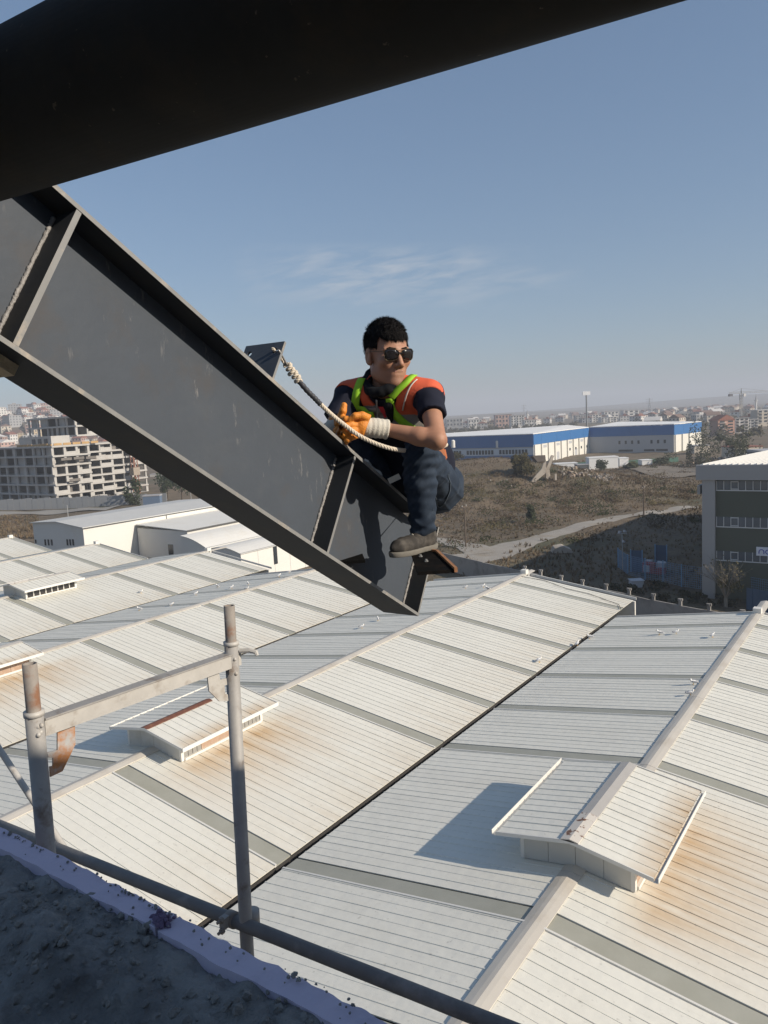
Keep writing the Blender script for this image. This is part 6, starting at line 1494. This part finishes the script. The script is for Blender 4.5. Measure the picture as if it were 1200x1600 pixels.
def free(P, r):
    for q in placed:
        if (q[0]-P.x)**2+(q[1]-P.y)**2 < r*r: return False
    placed.append((P.x, P.y)); return True
n = 0; tries = 0
while n < 170 and tries < 6000:
    tries += 1
    px = random.uniform(-60, 215); dep = random.uniform(430, 1150) if random.random() < .6 else random.uniform(700, 1100); P = at(px, 680, dep); P.z = ground_z(P.x, P.y)
    if not free(P, 15): continue
    tall = P.z > 30 and random.random() < .3
    put_house(random.choice(TALL) if tall else random.choice(VAR), P, ('high' if P.z > 34 else 'halfway' if P.z > 16 else 'low')+' on the hillside behind the flats', 'houses of the hillside town at left'); n += 1
n = 0; tries = 0
while n < 120 and tries < 6000:
    tries += 1
    px = random.uniform(690, 1230); dep = random.uniform(480, 1500) if px > 990 else random.uniform(800, 1600); P = at(px, 640, dep); P.z = ground_z(P.x, P.y)
    if not free(P, 20): continue
    put_house(random.choice(LOWV), P, ('far off' if dep > 1000 else 'nearer')+' in the hazy right-hand town', 'houses of the distant town at right'); n += 1
# blocks one can tell apart
def flats(label, px0, px1, pyt, pyb, depth, wm, storeys, cols, rm=None, gab=0, rot=0.0, dpt=None):
    P = at((px0+px1)/2, (pyt+pyb)/2, depth); P.z = ground_z(P.x, P.y); zt = topz(P, pyt); w = (px1-px0)/F_PX*depth; dpt = dpt or w*.7; h = zt-P.z
    t = thing('apartment_block', label, 'building', P, math.atan2(RT.y, RT.x)+rot); mb = MB(); mb.box(-w/2, w/2, -dpt/2, dpt/2, -4, h-gab); mb.build('wall', wm, t); mb = MB()
    if gab: mb.prism([(-w/2-.4, -dpt/2-.4, h-gab+.01), (w/2+.4, -dpt/2-.4, h-gab+.01), (0, -dpt/2-.4, h)], (0, dpt+.8, 0))
    else: mb.box(-w/2-.2, w/2+.2, -dpt/2-.2, dpt/2+.2, h-.35, h+.1)
    mb.build('roof', rm or hr[2], t); hb = h-gab; vis = min(hb, (pyb-pyt)/F_PX*depth)
    me = None
    sh_ = vis/storeys
    for s in range(storeys):
        for c in range(cols):
            x = -w/2+w*(c+.5)/cols; z = hb-vis+sh_*(s+.25)
            if me is None: m2 = MB(); ww = w/cols*.28; m2.box(-ww, ww, -.10, .0, 0, sh_*.5); me = m2.mesh('window', dark_glass)
            link('window', me, t, (x, -dpt/2-.004, z))
            if c % 2 == 0:
                m3 = MB(); m3.box(x-w/cols*.4, x+w/cols*.4, -dpt/2-.9, -dpt/2-.12, z-.25, z-.05); m3.build('balcony', hw[0], t)
    return t
flats('grey and white block of flats just left of the billboard mast', 898, 914, 649, 665, 900, hw[3], 4, 4); flats('white block of flats just right of the billboard mast', 920, 938, 648, 663, 900, hw[0], 4, 4)
flats('pale flats with the highest roof left of the large white block', 942, 964, 643, 656, 950, hw[0], 3, 4); flats('low white flats in front, between the mast and large white block', 937, 961, 652, 664, 860, hw[0], 3, 5); flats('large plain white block of flats above the warehouse roof', 972, 996, 641, 658, 880, hw[0], 4, 3)
flats('broad brown block on the skyline right of the man', 773, 798, 648, 667, 800, hw[2], 3, 5, hr[1]); flats('stepped white block beside the broad brown one', 797, 818, 649, 664, 760, hw[0], 4, 5); flats('low white block right of the stepped white one', 818, 837, 656, 666, 740, hw[0], 2, 5)
flats('hazy pale flats nearest the man on the skyline', 697, 722, 654, 666, 900, hw[3], 2, 5); flats('hazy low white flats in the middle of the left skyline', 731, 752, 655, 666, 880, hw[0], 2, 5)
flats('salmon pink gabled block beneath the tower crane', 1114, 1143, 648, 678, 420, mat('salmon', (0.40, 0.235, 0.18), .85), 5, 2, hr[0], 3.0, .2); flats('white flats with balconies right of the salmon pink block', 1147, 1167, 653, 676, 430, hw[0], 5, 3, hr[2], 0, -.1)
flats('cream flats at the right picture edge below the crane jib', 1178, 1212, 640, 660, 520, hw[1], 4, 4, hr[3]); flats('grey flats behind the white balconied ones', 1164, 1182, 655, 678, 470, hw[3], 4, 3)
box_shed('tiled_house', 'low house with a dark red roof before the cream flats', 'house', 1138, 1180, 699, 680, 250, hw[1], hr[0], 10); box_shed('grey_shed', 'dark grey shed cut by the right edge behind the office roof', 'shed', 1182, 1240, 716, 673, 190, mat('shed_slate', (0.15, 0.16, 0.17), .8), greyroof, 10); box_shed('pale_garage', 'small pale garage wall before the red-roofed house', 'garage', 1158, 1180, 701, 688, 236, hw[0], greyroof, 5); box_shed('low_hut', 'low cream hut at the far end of the blue warehouse', 'hut', 1080, 1104, 700, 688, 290, hw[1], greyroof, 6)
# mast sign, minarets, pylons, crane
P = at(917, 664, 430); P.z = 0; t = thing('billboard_mast', 'tall mast with a small white billboard on top', 'billboard', P, math.atan2(RT.y, RT.x)); zt = topz(P, 617.5); zt2 = topz(P, 611.5)
mb = MB(); mb.tube([(0, 0, -1), (0, 0, zt)], .42, 8); mb.build('mast', mat('mast_grey', (0.22, 0.23, 0.24), .7), t); mb = MB(); mb.box(-2.1, 2.1, -.5, .5, zt, zt2); mb.build('billboard', mat('billboard_white', (0.8, 0.8, 0.8), .5), t)
for px, pyt, dep, lab in ((824, 640, 900, 'thin white minaret above the stepped white block'), (1181, 616, 900, 'thin white minaret under the end of the crane jib'), (871, 647, 1100, 'tiny white minaret on the skyline left of the billboard mast')):
    P = at(px, 655, dep); P.z = ground_z(P.x, P.y); z = topz(P, pyt)-P.z; t = thing('minaret', lab, 'minaret', P); mb = MB(); mb.tube([(0, 0, -2), (0, 0, z*.72)], [1.3, 1.1], 8); mb.build('shaft', hw[0], t); mb = MB(); mb.tube([(0, 0, z*.66), (0, 0, z*.70)], 1.9, 10); mb.build('gallery', hw[0], t); mb = MB(); mb.tube([(0, 0, z*.72), (0, 0, z)], [1.0, .08], 8); mb.build('spire', hr[2], t)
for px, pyt, dep, lab in ((1015, 622, 1300, 'faint lattice power pylon on the hazy skyline'), (819, 632, 1700, 'fainter lattice power pylon over the brown block')):
    P = at(px, 650, dep); P.z = ground_z(P.x, P.y); z = topz(P, pyt)-P.z; t = thing('power_pylon', lab, 'pylon', P, .4); mb = MB(); w = 4.0
    for sx in (-1, 1):
        for sy in (-1, 1): mb.tube([(sx*w, sy*w, 0), (sx*.8, sy*.8, z*.6), (sx*.4, sy*.4, z)], .28, 4)
    for i in range(7): a = z*i/8; b = z*(i+1)/8; wa = w*(1-.8*min(1, i/5)); mb.tube([(-wa, -wa, a), (wa, -wa, b)], .2, 4); mb.tube([(wa, wa, a), (-wa, wa, b)], .2, 4)
    mb.build('tower', poleg, t); mb = MB()
    for f in (.68, .8, .92): mb.box(-6, 6, -.25, .25, z*f, z*f+.5)
    mb.build('crossarm', poleg, t)
P = at(1158, 655, 560); P.z = 0; t = thing('tower_crane', 'grey tower crane over the houses with its jib reaching right', 'crane', P, math.atan2(RT.y, RT.x)+.15); z = topz(P, 615); cr = mat('crane_grey', (0.30, 0.30, 0.29), .7); s_ = 560/F_PX
mb = MB()
for sx in (-.8, .8):
    for sy in (-.8, .8): mb.box(sx-.14, sx+.14, sy-.14, sy+.14, 0, z)
for i in range(int(z/2)): mb.tube([(-.8, -.8, 2*i), (.8, -.8, 2*i+2)], .1, 4); mb.tube([(.8, .8, 2*i), (-.8, .8, 2*i+2)], .1, 4); mb.tube([(-.8, .8, 2*i), (-.8, -.8, 2*i+2)], .1, 4)
mb.build('mast', cr, t); mb = MB()
for dy, dz in ((-.6, 0), (.6, 0), (0, 1.3)): mb.box(-21*s_, 70*s_, dy-.12, dy+.12, z+dz, z+dz+.22)
for i in range(44): x = -21*s_+i*91*s_/44; mb.tube([(x, -.6, z+.1), (x+1, 0, z+1.4), (x+1, .6, z+.1)], .08, 4)
mb.build('jib', cr, t); mb = MB(); mb.tube([(0, 0, z), (0, 0, z+3.8)], [.7, .2], 4); mb.tube([(0, 0, z+3.8), (40*s_, 0, z+1.4)], .07, 4); mb.tube([(0, 0, z+3.8), (-18*s_, 0, z+1.0)], .07, 4); mb.build('apex', cr, t)
mb = MB(); mb.box(-21*s_, -15*s_, -.8, .8, z-1.6, z+.2); mb.build('counterweight', mat('crane_ballast', (0.12, 0.12, 0.13), .8), t); mb = MB(); mb.box(.9, 2.6, -1.6, -.4, z-2.2, z-.1); mb.build('cab', hw[0], t)
# belts of far trees that read as one mass, and single trees nearer
random.seed(77); mb = MB()
for i in range(420):
    px = random.uniform(690, 900) if i < 250 else random.uniform(990, 1215); dep = random.uniform(420, 760) if i < 250 else random.uniform(330, 1200); P = at(px, 650, dep); P.z = ground_z(P.x, P.y)
    leaf_cloud(mb, P+Vector((0, 0, 2.6)), random.uniform(2.2, 4.0), 60, .8, 1.0, 5)
for i in range(420):
    px = random.uniform(-60, 230) if i < 260 else random.uniform(230, 700); P = at(px, 680, random.uniform(380, 1100)); P.z = ground_z(P.x, P.y); leaf_cloud(mb, P+Vector((0, 0, 2.2)), random.uniform(2, 3.6), 50, .8, 1.0, 5)
tag(mb.build('treeline', leafmat('far_woods', (0.075, 0.068, 0.045))), kind='stuff')
for (px, py, dep, h, r, lab) in ((1125, 697, 280, 8, 2.2, 'bare-topped tall tree in front of the salmon pink block'), (1142, 700, 262, 5, 2.8, 'rounded dark tree right of the tall bare-topped one'), (1110, 716, 228, 4, 4.2, 'dark tree left of the low red-roofed house'), (1090, 718, 232, 3.4, 3.6, 'dark bushy tree at the end of the blue warehouse'), (1172, 712, 205, 4.6, 4.2, 'dark tree beside the grey shed at the right edge'), (1150, 716, 215, 4, 4.2, 'low dark tree before the pale garage wall')):
    P = at(px, py, dep); P.z = ground_z(P.x, P.y); tree('broadleaf_tree', lab, P, h, r, leafmat('leaf_town', (0.050, 0.056, 0.034)), 1300, .27, .9)
